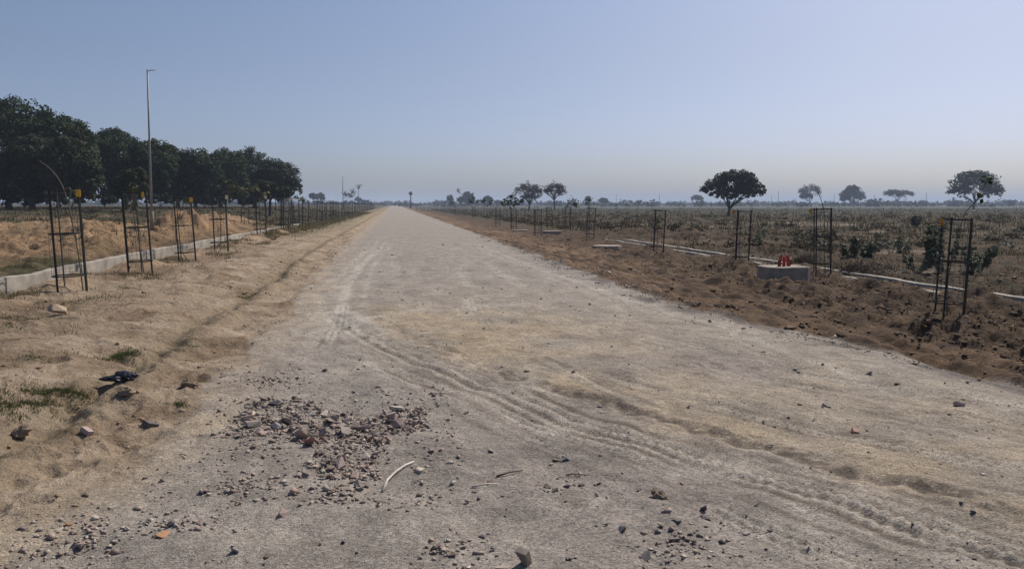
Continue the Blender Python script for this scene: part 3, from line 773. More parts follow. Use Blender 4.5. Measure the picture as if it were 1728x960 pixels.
# ------------------------------------------------------------------ tree guards
GH = 1.8
def ring_mb(z, r=.262, h=.024, th=.006, n=28):
    mb = MB()
    for i in range(n):
        a0, a1 = 2 * math.pi * i / n, 2 * math.pi * (i + 1) / n
        o0, o1 = Vector((math.cos(a0), math.sin(a0), 0)), Vector((math.cos(a1), math.sin(a1), 0))
        for ra, flip in ((r, 0), (r - th, 1)):
            q = [o0 * ra + Vector((0, 0, z)), o1 * ra + Vector((0, 0, z)), o1 * ra + Vector((0, 0, z + h)), o0 * ra + Vector((0, 0, z + h))]
            mb.quad(*(q[::-1] if flip else q))
        for zz in (z, z + h):
            mb.quad(o0 * r + Vector((0, 0, zz)), o1 * r + Vector((0, 0, zz)), o1 * (r - th) + Vector((0, 0, zz)), o0 * (r - th) + Vector((0, 0, zz)))
    return mb
def leg_mb(a):
    mb = MB(); rot = Matrix.Rotation(a, 3, 'Z')
    w, t = .029, .005
    c = rot @ Vector((.268, 0, GH / 2 - .12))
    ang = Matrix.Rotation(a + math.pi / 4, 3, 'Z')
    mb.box(c + ang @ Vector((w / 2, 0, 0)), (w, t, GH + .24), ang); mb.box(c + ang @ Vector((0, w / 2 + t / 2, 0)), (t, w, GH + .24), ang)
    return mb
def wire_mb(step=.1):
    mb = MB(); n = 16; r = .256
    for i in range(n):
        a = 2 * math.pi * i / n
        mb.tube([(r * math.cos(a), r * math.sin(a), .28), (r * math.cos(a), r * math.sin(a), 1.77)], 0.0022, 3, False)
    k = .33
    while k < 1.75:
        mb.tube([(r * math.cos(2 * math.pi * i / n), r * math.sin(2 * math.pi * i / n), k) for i in range(n + 1)], 0.0020, 3, False); k += step
    return mb
LEGS = (R(-100), R(20), R(140))
def plate_mb():
    mb = MB(); mb.box((.33, -.02, 1.72), (.085, .006, .125)); mb.box((.285, -.012, 1.70), (.05, .010, .015)); return mb
GUARD_MESH = dict(leg=[leg_mb(a).mesh('leg') for a in LEGS], hoop=[ring_mb(z).mesh('hoop') for z in (.27, 1.01, 1.755)], wire=wire_mb().mesh('wire_mesh'), plate=plate_mb().mesh('name_plate'))
def make_guard(plate=None):
    r = empty('tree_guard')
    for m in GUARD_MESH['leg']: mesh_obj('leg', m, M_IRON, r)
    for m in GUARD_MESH['hoop']: mesh_obj('hoop', m, M_IRON, r)
    mesh_obj('wire_mesh', GUARD_MESH['wire'], M_WIRE, r)
    if plate:
        me = GUARD_MESH['plate'].copy(); mesh_obj('name_plate', me, plate, r)
    return r
def rusty(o):
    for ch in o.children:
        if ch.name.split('.')[0] in ('leg', 'hoop'):
            ch.data = ch.data.copy(); ch.data.materials.clear(); ch.data.materials.append(M_IRON2)
    return o
PROTO = {k: make_guard(m) for k, m in (('none', None), ('yellow', M_YELLOW), ('cream', M_CREAM), ('orange', M_ORANGE))}
rusty(PROTO['orange']); rusty(PROTO['none'])
_used = set()
def place_guard(kind, x, y, rz, label, group, tilt=(0, 0), scale=1.0):
    o = PROTO[kind] if kind not in _used else copy_tree(PROTO[kind])
    _used.add(kind)
    o.location = (x, y, ground_z(x, y) - .02); o.rotation_euler = (tilt[0], tilt[1], rz); o.scale = (scale, scale, scale)
    return tag(o, label, 'tree guard', group)
# far guards: one mesh, too small for parts
def far_guard_mesh():
    mb = MB()
    for a in LEGS:
        for q in (leg_mb(a),):
            b = len(mb.v); mb.v += q.v; mb.f += [tuple(i + b for i in f) for f in q.f]
    for z in (.27, 1.01, 1.755):
        q = ring_mb(z, n=12); b = len(mb.v); mb.v += q.v; mb.f += [tuple(i + b for i in f) for f in q.f]
    me = mb.mesh('tree_guard'); me.materials.append(M_IRON); return me
FAR_G = far_guard_mesh()
def place_far(x, y, label, group):
    o = mesh_obj('tree_guard', FAR_G)
    s = random.uniform(.94, 1.08)
    o.location = (x, y, ground_z(x, y) - .03); o.rotation_euler = (random.gauss(0, .025), random.gauss(0, .025), random.uniform(0, 6.28)); o.scale = (s, s, s)
    return tag(o, label, 'tree guard', group)

GL, GRR = 'tree guards along the sandy left verge', 'tree guards along the brown right verge'
LG = [(118, 493, 'yellow', 'nearest tree guard with yellow plate and arching bare stems on the sandy verge'),
      (238, 464, 'yellow', 'tree guard with yellow plate standing in line with the tall metal pole'),
      (313, 440, 'yellow', 'tree guard with yellow plate in front of the pointed earth mound'),
      (370, 427, 'cream', 'tree guard with cream plate, fourth along the drain wall'),
      (438, 403, 'cream', 'tree guard with cream plate, fifth along the drain wall amid dry weeds'),
      (461, 393, 'cream', 'tree guard with cream plate, sixth along the drain wall'),
      (482, 392, 'cream', 'tree guard with cream plate, seventh along the drain wall'),
      (498, 388, 'cream', 'tree guard with cream plate, eighth along the drain wall'),
      (512, 384, 'none', 'dark tree guard with no plate under the last dome of the grove'),
      (535, 378, 'none', 'dark tree guard standing below the pair of far trees past the grove')]
for i, (u, v, k, lab) in enumerate(LG):
    x, y = P0(u, v); x = max(-6.05, min(x, -5.4)) if i > 1 else x
    place_guard(k, x, y, R(-12 + random.uniform(-6, 6)) if i != 1 else R(-40), lab, GL, (random.gauss(0, .03), random.gauss(0, .03)))
yy = 66; 
while yy < 260:
    place_far(-6.0 - .02 * (yy - 60) * .2 + random.gauss(0, .1), yy, 'dark distant tree guard in the close packed row towards the end of the sandy verge', 'distant tree guards on the sandy side'); yy += 4.6 + .012 * yy + random.uniform(-.5, .8)
for k, (u, v) in enumerate(((413, 383), (446, 381), (472, 376), (502, 374), (528, 371), (548, 368), (561, 366))):
    x, y = P0(u, v); place_far(x, y, 'thin tree guard in the second row beyond the low drain wall', 'second row of guards past the drain wall')
RG = [(1598, 540, 'orange', 0, 'nearest tree guard on the brown verge, orange plate, before the leafy bush'),
      (1392, 474, 'orange', 0, 'tree guard beside the plinth with red wrapped bolts'),
      (1248, 453, 'orange', 0, 'tree guard with orange plate in front of the umbrella shaped tree'),
      (1108, 430, 'none', 0, 'tree guard with yellowing sapling beside the wedge shaped plinth and twin drain walls'),
      (994, 406, 'none', .075, 'leaning tree guard just behind the wedge shaped concrete plinth'),
      (956, 393, 'none', .03, 'tree guard with a leafy sapling right under the taller twiggy tree'),
      (927, 388, 'none', -.08, 'tilted tree guard behind the small dark concrete plinth'),
      (906, 399, 'none', .02, 'narrow tree guard close to the road before the small dark plinth'),
      (866, 388, 'none', 0, 'tree guard with the leafiest sapling left of the wider twiggy tree'),
      (839, 382, 'none', .01, 'tree guard beside an earth heap, low far tree behind it'),
      (799, 368, 'none', 0, 'tree guard whose sapling spreads wide leaves near the far road bend')]
for i, (u, v, k, tl, lab) in enumerate(RG):
    x, y = P0(u, v)
    if i == 1: x -= .15
    place_guard(k, x, y, R(-165 + random.uniform(-8, 8)), lab, GRR, (random.gauss(0, .025), -tl + random.gauss(0, .02)))
for (u, v) in ((775, 364), (768, 363), (760, 362), (784, 366), (752, 361), (745, 360), (739, 359), (733, 358), (727, 357.5), (722, 357), (716, 356.5), (711, 356), (806, 366), (770, 366), (757, 359), (948, 378), (968, 374), (884, 377), (852, 374), (820, 371), (813, 368), (788, 363), (779, 362), (764, 361), (748, 358.5), (737, 357.5), (796, 365), (830, 367), (905, 374), (704, 355.5)):
    x, y = P0(u, v); place_far(x, y, 'dark distant tree guard in the row fading along the brown side of the road', 'distant tree guards on the brown side')
for (u, v) in ((1040, 361), (1058, 362), (1148, 361), (1155, 360), (1221, 359), (1268, 357), (1329, 359), (1350, 360), (1450, 359), (1489, 359), (1505, 361), (1518, 361), (1539, 359), (1554, 358), (1629, 359), (1677, 360), (1712, 359), (1724, 358), (1415, 358), (1388, 359), (1296, 358), (1180, 359), (1100, 358), (1076, 358)):
    x, y = P0(u, v); place_far(x, y, 'tiny dark tree guard scattered across the hazy plain beyond the grass', 'tree guards out on the plain')

# ------------------------------------------------------------------ saplings
def sapling(label, x, y, stems, leaves, leafcol=(.07, .09, .03), leaf=(.07, .13), zoff=0, n_leaf=26, spread=.22):
    """stems: lists of local points; leaves: list of (point, spread, n)"""
    r = empty('sapling', (x, y, ground_z(x, y) - .02))
    mb = MB()
    for st in stems:
        n = len(st); pts = [Vector(p) for p in st]
        fine = []
        for i in range(n - 1):
            for k in range(4):
                t = k / 4; p0 = pts[max(i - 1, 0)]; p1 = pts[i]; p2 = pts[i + 1]; p3 = pts[min(i + 2, n - 1)]
                fine.append(.5 * ((2 * p1) + (p2 - p0) * t + (2 * p0 - 5 * p1 + 4 * p2 - p3) * t * t + (3 * p1 - p0 - 3 * p2 + p3) * t ** 3))
        fine.append(pts[-1])
        mb.tube(fine, list(np.linspace(.014, .006, len(fine))), 5)
    P, N, Cc = [], [], []
    for (p, sp, n) in leaves:
        d = RNG.normal(0, 1, (n, 3)); d /= np.linalg.norm(d, axis=1)[:, None]
        q = np.array(p)[None] + d * RNG.uniform(.3, 1, (n, 1)) * sp
        for k in range(n): mb.tube([p, tuple(q[k])], [.004, .002], 3, False)
        P.append(q); N.append(d * .5 + np.array([0, 0, .8])); Cc.append(np.array(leafcol)[None] * RNG.uniform(.55, 1.5, (n, 1)))
    mb.build('stem', M_STEM, r)
    if P:
        V, F, col = leaf_cloud(np.concatenate(P), np.concatenate(N), leaf[0], leaf[1], np.concatenate(Cc), .4)
        mesh_obj('foliage', np_mesh('foliage', V, F, col), M_LEAF, r)
    return tag(r, label, 'sapling')
x, y = P0(118, 493)
sapling('bare leafless sapling whose stems arch over the nearest yellow tagged guard', x, y, [[(.20, .05, 0), (.17, 0, .7), (.08, 0, 1.4), (-.02, 0, 1.85), (-.18, 0, 2.12), (-.36, 0, 2.28)], [(.16, 0, .9), (.06, .02, 1.5), (.10, .02, 1.80), (-.02, .0, 1.75), (-.13, -.02, 1.50), (-.15, -.02, 1.28)]], [])
x, y = P0(238, 464)
sapling('thin sapling with curled leaf tip inside the guard before the metal pole', x, y, [[(.05, .05, 0), (.0, .05, .5), (-.06, 0, 1.0), (-.1, 0, 1.7), (-.05, 0, 1.95)]], [((-.06, 0, 1.9), .14, 14), ((-.09, 0, 1.5), .16, 14)], (.075, .085, .03))
for (u, v, lab) in ((313, 440, 'thin bare sapling inside the third guard, before the pointed earth mound'), (438, 403, 'thin bare sapling leaning in the fifth guard along the drain wall'), (482, 392, 'thin bare sapling inside the seventh guard along the drain wall'), (927, 388, 'thin bare sapling inside the tilted guard'), (906, 399, 'thin bare sapling inside the narrow guard close to the road'), (839, 382, 'thin bare sapling inside the guard beside an earth heap')):
    x, y = P0(u, v)
    sapling(lab, x, y, [[(random.gauss(0, .05), random.gauss(0, .05), 0), (random.gauss(0, .07), 0, .6), (random.gauss(0, .08), .02, 1.2), (random.gauss(0, .15), 0, random.uniform(1.6, 2.1))]], [((random.gauss(0, .08), 0, random.uniform(1.2, 1.7)), .14, 9)], (.09, .085, .035))
x, y = P0(370, 427)
sapling('pale leafed sapling leaning over the fourth guard along the drain wall', x, y, [[(.03, .0, 0), (.06, .05, .9), (.0, 0, 1.5), (.35, 0, 2.0), (.7, 0, 1.95)]], [((.4, 0, 2.0), .28, 26), ((.75, 0, 1.95), .25, 22)], (.12, .12, .05))
x, y = P0(1598, 540)
sapling('tall sapling leaning out of the nearest orange plated guard towards the sky', x, y, [[(.0, .0, 0), (.05, .1, .7), (.18, .1, 1.35), (.3, .1, 1.85), (.52, .1, 2.10), (.66, .1, 2.35), (.72, .1, 2.52)]], [((.74, .1, 2.50), .13, 9), ((.60, .1, 2.42), .12, 7), ((.62, .1, 2.2), .14, 8)], (.045, .062, .02), (.07, .11))
x, y = P0(1392, 474)
sapling('sapling with a bare stem slanting out of the guard beside the red bolted plinth', x, y, [[(.0, .0, 0), (.0, .1, .9), (-.05, .1, 1.7), (-.18, .1, 2.1), (-.36, .1, 2.45)]], [((.08, .05, 1.05), .18, 14)], (.09, .085, .035))
x, y = P0(1248, 453)
sapling('dry sapling inside the guard before the umbrella shaped tree', x, y, [[(.0, .0, 0), (.03, .1, .9), (.1, .1, 1.6)]], [((.05, .05, 1.0), .18, 10)], (.09, .085, .035))
x, y = P0(1108, 430)
sapling('sapling with a yellowing leaf clump inside the guard near the wedge plinth', x, y, [[(.0, .0, 0), (.03, .0, .9), (.05, .0, 1.5)]], [((.05, 0, 1.35), .22, 40)], (.13, .13, .03))
for (u, v, lab, lv, top) in ((994, 406, 'small leafy sapling topping the leaning guard', [((.0, 0, 2.25), .25, 20), ((-.1, 0, 2.0), .15, 8)], 2.2),
        (956, 393, 'drooping leafy sapling bending out of the guard under the taller twiggy tree', [((.5, 0, 2.15), .45, 34), ((.75, 0, 2.0), .35, 24), ((.2, 0, 2.2), .2, 8)], 2.1),
        (866, 388, 'bushy palm like sapling, the leafiest above the guards', [((-.3, 0, 2.3), .5, 60), ((.25, 0, 2.3), .45, 44), ((-.05, 0, 2.75), .4, 34), ((.7, 0, 2.4), .25, 16)], 2.4),
        (799, 368, 'wide leaved sapling spreading above the far guards', [((-.4, 0, 2.6), .7, 60), ((.6, 0, 2.5), .7, 60), ((1.3, 0, 2.7), .4, 20), ((.0, 0, 3.2), .4, 20)], 2.6),
        (777, 364, 'tall thin sapling with one leaf tuft high over the far guards', [((-.3, 0, 4.6), .5, 40)], 4.4),
        (590, 360, 'spreading sapling over the distant guards beside the thin far pole', [((-.6, 0, 3.2), .7, 60), ((.6, 0, 3.6), .8, 60), ((1.6, 0, 4.4), .6, 40), ((.1, 0, 3.0), .6, 40)], 3.2),
        (853, 374, 'broad leaved sapling in the second guard row near the bushiest sapling', [((-.3, 0, 2.3), .5, 40), ((.4, 0, 2.2), .4, 30)], 2.2),
        (762, 362, 'leafy sapling poking out of the far guards nearest the road end', [((-.3, 0, 2.6), .6, 40), ((.4, 0, 2.4), .5, 30)], 2.4),
        (822, 371, 'drooping leafy sapling over the guards before the low flat far tree', [((-.4, 0, 2.5), .5, 40), ((.5, 0, 2.3), .5, 30)], 2.3),
        (1078, 357, 'small sapling standing alone on the plain above the earth mound', [((-.3, 0, 2.6), .6, 40), ((.4, 0, 2.8), .5, 30), ((0, 0, 2.1), .4, 20)], 2.4),
        (512, 383, 'sapling with pale leaves topping the guard under the last grove dome', [((-.1, 0, 2.0), .35, 30), ((.1, 0, 1.85), .3, 24)], 1.95),
        (447, 402, 'sparse pale sapling above the fifth guard', [((-.3, 0, 2.1), .3, 20), ((.1, 0, 1.9), .2, 12)], 1.9)):
    x, y = P0(u, v)
    big = y > 60
    sapling(lab, x, y, [[(0, 0, 0), (.03, .02, top * .5), (0, 0, top)]] + [[(0, 0, top * .8), tuple(np.array(p) * [.6, .6, 1] * 1.0), p] for p, _, _ in lv], lv, (.05, .068, .026) if u > 560 else (.12, .125, .06), (.15, .3) if big else (.09, .17))

# ------------------------------------------------------------------ poles
def pole(label, x, y, height, r0, r1, arm=.0, base_z_=None, lean=0, collar=True, group=None):
    z = ground_z(x, y) if base_z_ is None else base_z_
    r = empty('metal_pole', (x, y, z - .05), (0, lean, 0))
    mb = MB(); mb.tube([(0, 0, 0), (0, 0, height * .5), (0, 0, height)], [r0, (r0 + r1) / 2, r1], 8); mb.build('shaft', M_POLE, r, True)
    if collar:
        mb = MB(); mb.tube([(0, 0, 0), (0, 0, height * .105), (0, 0, height * .11)], [r0 * 1.45, r0 * 1.4, r0 * 1.02], 8); mb.build('base_sleeve', M_CONC2, r, True)
    if arm:
        mb = MB(); mb.tube([(0, 0, height - .06), (arm * .5, 0, height - .03), (arm, 0, height - .02)], [.022, .018, .012], 5); mb.build('arm', M_POLE, r)
    return tag(r, label, 'pole', group)
d = 31; x, y, zt = PD(248.5, 115, d)
zb = float(ground_z(x, y)); pole('tall tapered grey metal pole with a short arm at its tip', x - math.sin(R(1.0)) * (zt - zb), y, zt - zb, .056, .030, .30, None, R(1.0))
for (u, vt, d, lab) in ((578, 298, 190, 'thin far pole rising beside the spreading sapling past the grove'), (605, 314, 280, 'fainter thin far pole nearest the road on the grove side')):
    x, y, zt = PD(u, vt, d); zb = float(ground_z(x, y)); pole(lab, x, y, zt - zb, .11, .06, .5, collar=False, group='far lamp poles')
for (u, vt, d) in ((1040, 327, 420), (1113, 326, 420), (1302, 328, 420), (1343, 333, 480), (1408, 326, 400), (1476, 328, 420), (1564, 324, 380), (1314, 322, 400)):
    x, y, zt = PD(u, vt, d); zb = float(ground_z(x, y)); pole('hair thin faint pole standing far out on the hazy plain', x, y, zt - zb, .14, .08, 0, collar=False, group='faint poles out on the plain')

# ------------------------------------------------------------------ concrete plinths
def plinth(label, u, v, w, dpt, h, cut, rz, bolts=False, taper=1.0):
    x, y = P0(u, v); y += dpt * .5
    z = base_z(x, y) - .02
    z = float(z) + (.05 if bolts else .03)
    r = empty('concrete_plinth', (x, y, float(z)), (0, 0, rz))
    a, b = w / 2, dpt / 2
    ring = [(-a + cut, -b), (a - cut, -b), (a, -b + cut), (a, b - cut), (a - cut, b), (-a + cut, b), (-a, b - cut), (-a, -b + cut)]
    bm = bmesh.new()
    lo = [bm.verts.new((px, py, -.35)) for px, py in ring]; mi = [bm.verts.new((px, py, h - .02)) for px, py in ring]
    hi = [bm.verts.new((px * taper * .985, py * taper * .985, h)) for px, py in ring]
    for A, B in ((lo, mi), (mi, hi)):
        for k in range(8): bm.faces.new((A[k], A[(k + 1) % 8], B[(k + 1) % 8], B[k]))
    bm.faces.new(hi)
    me = bpy.data.meshes.new('block'); bm.to_mesh(me); bm.free()
    mesh_obj('block', me, M_CONC2, r)
    if bolts:
        for bx_, by_ in ((-.20, -.05), (.17, -.02)):
            mb = MB(); mb.tube([(bx_, by_, h - .02), (bx_, by_, h + .17)], .013, 6); mb.tube([(bx_, by_, h + .10), (bx_, by_, h + .13)], .024, 6); mb.build('anchor_bolt', M_BOLT, r)
        for bx_, sgn in ((-.115, 1), (.105, -1), (-.005, 0)):
            mb = MB()
            top = (bx_ + sgn * .03, .02 - abs(sgn) * .03, h + .31 - (1 - abs(sgn)) * .12)
            mb.tube([(bx_ - sgn * .02, 0, h - .01), (bx_ - sgn * .01, 0, h + .08), (bx_ + sgn * .01, 0, h + .24), top], [.042, .040, .034, .024], 8)
            o = mb.build('wrapped_bolt', M_RED, r); o['label'] = 'anchor bolt wrapped in red plastic'
    return tag(r, label, 'plinth', 'concrete plinths on the brown verge')
plinth('grey eight sided concrete plinth with red wrapped bolts on top', 1338, 481, 1.22, 1.0, .42, .22, R(4), True)
plinth('wedge shaped pale topped concrete plinth half sunk in the earth', 1030, 423, 1.35, 1.1, .20, .38, R(8), False, .92)
plinth('small dark concrete plinth below the tilted guards', 934, 397, 1.2, 1.0, .26, .12, R(3))
plinth('low pale slab plinth beyond the narrow roadside guard', 880, 391, 1.1, 1.0, .10, .2, R(3))

# ------------------------------------------------------------------ bushes with big pale leaves
def bush(label, u, v, h, w, n_stem, n_leaf, col, depth=None, leaf=(.10, .16), pale=.25):
    x, y = P0(u, v)
    r = empty('leafy_bush', (x, y, ground_z(x, y) - .03))
    mb = MB(); P, N, Cc = [], [], []
    for k in range(n_stem):
        a = random.uniform(0, 6.28); e = random.uniform(.15, 1) ** .6 * w / 2
        tip = Vector((math.cos(a) * e, math.sin(a) * e, h * random.uniform(.55, 1) * (1 - .35 * (e / (w / 2)) ** 2)))
        b0 = Vector((random.gauss(0, .06), random.gauss(0, .06), -.05)); mid = b0.lerp(tip, .5) + Vector((math.cos(a), math.sin(a), 0)) * e * .18
        mb.tube([b0, mid, tip], [.016, .012, .006], 5, False)
        for j in range(n_leaf):
            t = random.uniform(.35, 1.02); q = b0.lerp(mid, t * 2) if t < .5 else mid.lerp(tip, (t - .5) * 2)
            off = Vector((random.gauss(0, 1), random.gauss(0, 1), random.gauss(.2, .6))).normalized() * random.uniform(.05, .11)
            P.append(q + off); N.append(off.normalized() * .6 + Vector((0, 0, .6)))
            c = np.array(col) * random.uniform(.6, 1.35)
            if random.random() < pale: c = np.array((.20, .22, .15)) * random.uniform(.8, 1.2)
            Cc.append(c)
    mb.build('stem', M_STEM, r)
    V, F, cc = leaf_cloud(np.array(P), np.array(N), leaf[0], leaf[1], np.array(Cc), .5)
    mesh_obj('foliage', np_mesh('foliage', V, F, cc), M_LEAF, r)
    return tag(r, label, 'bush', 'pale leaved bushes in the field')
BG = (.055, .068, .032)
bush('tallest dark leafed bush right behind the nearest orange plated guard', 1592, 462, 1.95, 1.3, 12, 46, BG)
bush('leafy bush with glinting pale leaves spreading to the side of the nearest guard', 1645, 462, 1.15, 1.3, 12, 30, BG, pale=.35)
bush('stemmy half bare bush on the plinth side of the nearest guard', 1548, 462, .95, 1.4, 14, 9, (.07, .07, .04), pale=.2)
bush('clumped dark bush between the two nearest guards of the brown verge', 1435, 437, 1.05, .9, 10, 26, BG)
bush('small rounded bush next to the clumped dark one', 1462, 440, .75, .8, 8, 22, BG)
bush('tall sparse bush with pale upright sprays of leaves', 1506, 430, 1.35, 1.4, 9, 18, (.06, .07, .04), pale=.45)
bush('small pale sprig bush beyond the umbrella tree guard', 1290, 405, .75, .4, 4, 14, (.08, .085, .06), pale=.6)
bush('tiny low pale bush nearest the umbrella tree guard', 1277, 413, .45, .4, 4, 10, (.08, .085, .06), pale=.6)
bush('tiny low pale bush just past the small sprig bush', 1308, 411, .4, .35, 4, 10, (.08, .085, .06), pale=.6)
bush('isolated slim dark bush on the plain behind the nearest guard', 1546, 385, 1.7, .8, 6, 50, (.05, .06, .035), leaf=(.16, .24))
bush('scattering of pale leaves, a sparse low bush at the field edge', 1705, 425, .6, 1.3, 6, 7, (.08, .08, .06), pale=.6)

# heaps of dry brushwood
def brush(label, u, v, w, h, n, seed):
    rnd = random.Random(seed); x, y = P0(u, v)
    mb = MB()
    for k in range(n):
        p = Vector((rnd.gauss(0, w * .25), rnd.gauss(0, w * .2), rnd.uniform(0, h * .6)))
        d = Vector((rnd.gauss(0, 1), rnd.gauss(0, .7), rnd.gauss(.15, .5))).normalized() * rnd.uniform(.2, .55) * w * .6
        mb.tube([p, p + d * .5 + Vector((0, 0, rnd.uniform(-.03, .05))), p + d], [.008, .006, .002], 3, False)
    o = mb.build('brushwood_heap', M_TWIG); o.location = (x, y, ground_z(x, y))
    tag(o, label, 'brushwood', 'heaps of dry brushwood')
brush('dense dark heap of thorny brushwood between plinth and guard', 1360, 447, .9, .45, 420, 1)
brush('wispy pile of dry twigs lying over the drain walls', 1455, 468, 1.6, .45, 420, 2)

# ------------------------------------------------------------------ grass
def blades(X, Y, Z, h, w, cols, lean=.45):
    n = len(X)
    a = RNG.uniform(0, 6.283, n); la = RNG.uniform(0, 6.283, n); lr = np.abs(RNG.normal(0, lean, n)) * h
    dx, dy = np.cos(a) * w / 2, np.sin(a) * w / 2
    V = np.stack([np.stack([X - dx, Y - dy, Z - .02], 1), np.stack([X + dx, Y + dy, Z - .02], 1), np.stack([X + np.cos(la) * lr, Y + np.sin(la) * lr, Z + h], 1)], 1).reshape(-1, 3)
    return V, np.arange(3 * n).reshape(n, 3), np.repeat(cols, 3, 0)
def dry_grass():
    n = 300000
    # spread with distance: near edge dense
    Y = 13 * np.exp(RNG.uniform(0, 1, n) * math.log(330 / 13)); X = 13.3 + (RNG.uniform(0, 1, n) ** 1.2) * (Y * 1.05)
    clump = fbm(X / 1.6, Y / 1.6, 201, 3); patch = fbm(X / 7, Y / 3.5, 203, 3)
    dens = ss(-.2, .3, clump) * (.06 + .94 * ss(-.02, .28, patch + .45 * ss(26, 52, Y) - .08)) * (1 - .93 * sand_patches(X, Y))
    tall = ss(.10, .30, fbm(X / 3.2, Y / 4.5, 211, 3) + .12 * np.exp(-((Y - 62) / 16) ** 2))
    bare = (np.exp(-((X - 15.5) / 3.2) ** 2 - ((Y - 42) / 8) ** 2))
    k = RNG.uniform(0, 1, n) < dens * (1 - bare * .95)
    X, Y, tall = X[k], Y[k], tall[k]; Z = ground_z(X, Y)
    h = (1 + .8 * tall * ss(24, 40, Y)) * RNG.uniform(.08, .24, len(X)) * (1 + .35 * ss(40, 70, Y) - .5 * ss(90, 160, Y)) * (.6 + 1.0 * ss(.0, .4, fbm(X / 4, Y / 3, 207, 2)))
    w = .008 + .0011 * Y
    c0 = np.array([.100, .076, .042]); c1 = np.array([.058, .048, .025]); c2 = np.array([.19, .150, .085])
    m = ss(-.3, .4, fbm(X / 5, Y / 4, 209, 2) + .25 * ss(45, 75, Y))[:, None]
    m = np.clip(m + .8 * tall[:, None], 0, 1)
    q = (RNG.uniform(0, 1, len(X)) < .16 + .25 * ss(.1, .4, fbm(X / 4.5, Y / 3, 213, 2)))[:, None]
    col = np.where(q, c2, c0 * (1 - m) + c1 * m) * RNG.uniform(.6, 1.35, (len(X), 1))
    V, F, cc = blades(X, Y, Z, h, w, col)
    tag(mesh_obj('dry_grass', np_mesh('dry_grass', V, F, cc), M_GRASS), 'dry brown and olive grass covering the field beyond the open drain', 'grass', kind='stuff')
    # scrub beyond, and the weeds on the grove side
    n = 90000
    Y = 24 * np.exp(RNG.uniform(0, 1, n) * math.log(150 / 24)); X = -7.3 - (RNG.uniform(0, 1, n) ** 1.1) * (Y * .62)
    clump = fbm(X / 1.8, Y / 1.8, 221, 3); patch = fbm(X / 7, Y / 5, 223, 3)
    dens = ss(-.1, .35, clump) * (.02 + .95 * ss(.0, .3, patch + .75 * ss(34, 62, Y) - .22))
    k = RNG.uniform(0, 1, n) < dens
    X, Y = X[k], Y[k]; Z = ground_z(X, Y); h = RNG.uniform(.08, .26, len(X)); w = .008 + .001 * Y
    m = RNG.uniform(0, 1, (len(X), 1))
    col = (np.array([.075, .056, .032]) * (1 - m) + np.array([.045, .046, .024]) * m) * RNG.uniform(.6, 1.35, (len(X), 1))
    V, F, cc = blades(X, Y, Z, h, w, col)
    tag(mesh_obj('weeds', np_mesh('weeds', V, F, cc), M_GRASS), 'dark dry weeds between the earth mounds and the mango grove', 'weeds', kind='stuff')
    # dry weeds along the drain wall and verge
    n = 70000
    Y = 8.5 * np.exp(RNG.uniform(0, 1, n) * math.log(150 / 8.5)); X = -5.7 + RNG.normal(0, .55, n) * (1 + .5 * ss(16, 10, Y)) - .2 * ss(20, 60, Y)
    k = (RNG.uniform(0, 1, n) < ss(.0, .35, fbm(X / .9, Y / 1.8, 231, 3) + .55 * ss(22, 55, Y) + .15 * ss(15, 11, Y) - .1)) & (X < -3.9)
    X, Y = X[k], Y[k]; Z = ground_z(X, Y); h = RNG.uniform(.02, .11, len(X)) * (1 + .6 * ss(25, 60, Y)); w = .003 + .0007 * Y
    col = np.array([.17, .13, .075]) * RNG.uniform(.4, 1.4, (len(X), 1)) * np.where(RNG.uniform(0, 1, (len(X), 1)) < .35, np.array([[.7, 1.0, .7]]), 1)
    V, F, cc = blades(X, Y, Z, h, w, col, 1.4)
    tag(mesh_obj('dry_weeds', np_mesh('dry_weeds', V, F, cc), M_GRASS), 'dry weeds and straw along the low pale drain wall', 'weeds', kind='stuff')
    # short green grass patches on the sandy verge
    Xs, Ys = [], []
    for (u, v, ru, rv, n) in ((55, 672, 75, 20, 5200), (120, 664, 40, 9, 1500), (20, 690, 40, 18, 1300), (212, 600, 38, 9, 1800), (70, 604, 50, 6, 700), (180, 603, 40, 5, 500), (416, 498, 18, 5, 900), (293, 685, 22, 4, 700), (212, 484, 18, 5, 500), (22, 545, 30, 14, 900), (40, 540, 40, 8, 700), (330, 588, 20, 6, 300), (560, 428, 20, 10, 800), (585, 405, 12, 10, 800), (480, 470, 20, 12, 600)):
        k = RNG.normal(0, .5, (n, 2))
        for a, b in k:
            x, y = P0(u + a * ru, v + b * rv); Xs.append(x); Ys.append(y)
    X, Y = np.array(Xs), np.array(Ys)
    k = RNG.uniform(0, 1, len(X)) < ss(-.25, .25, fbm(X / .22, Y / .22, 241, 2))
    X, Y = X[k], Y[k]; Z = ground_z(X, Y)
    h = RNG.uniform(.008, .035, len(X)); col = np.where(RNG.uniform(0, 1, (len(X), 1)) < .3, np.array([[.14, .12, .055]]), np.array([[.062, .085, .03]])) * RNG.uniform(.6, 1.4, (len(X), 1))
    V, F, cc = blades(X, Y, Z, h, .006 + .0006 * Y, col, 1.0)
    tag(mesh_obj('grass', np_mesh('grass', V, F, cc), M_GRASS), 'low patches of short green grass on the sandy verge', 'grass', kind='stuff')
dry_grass()
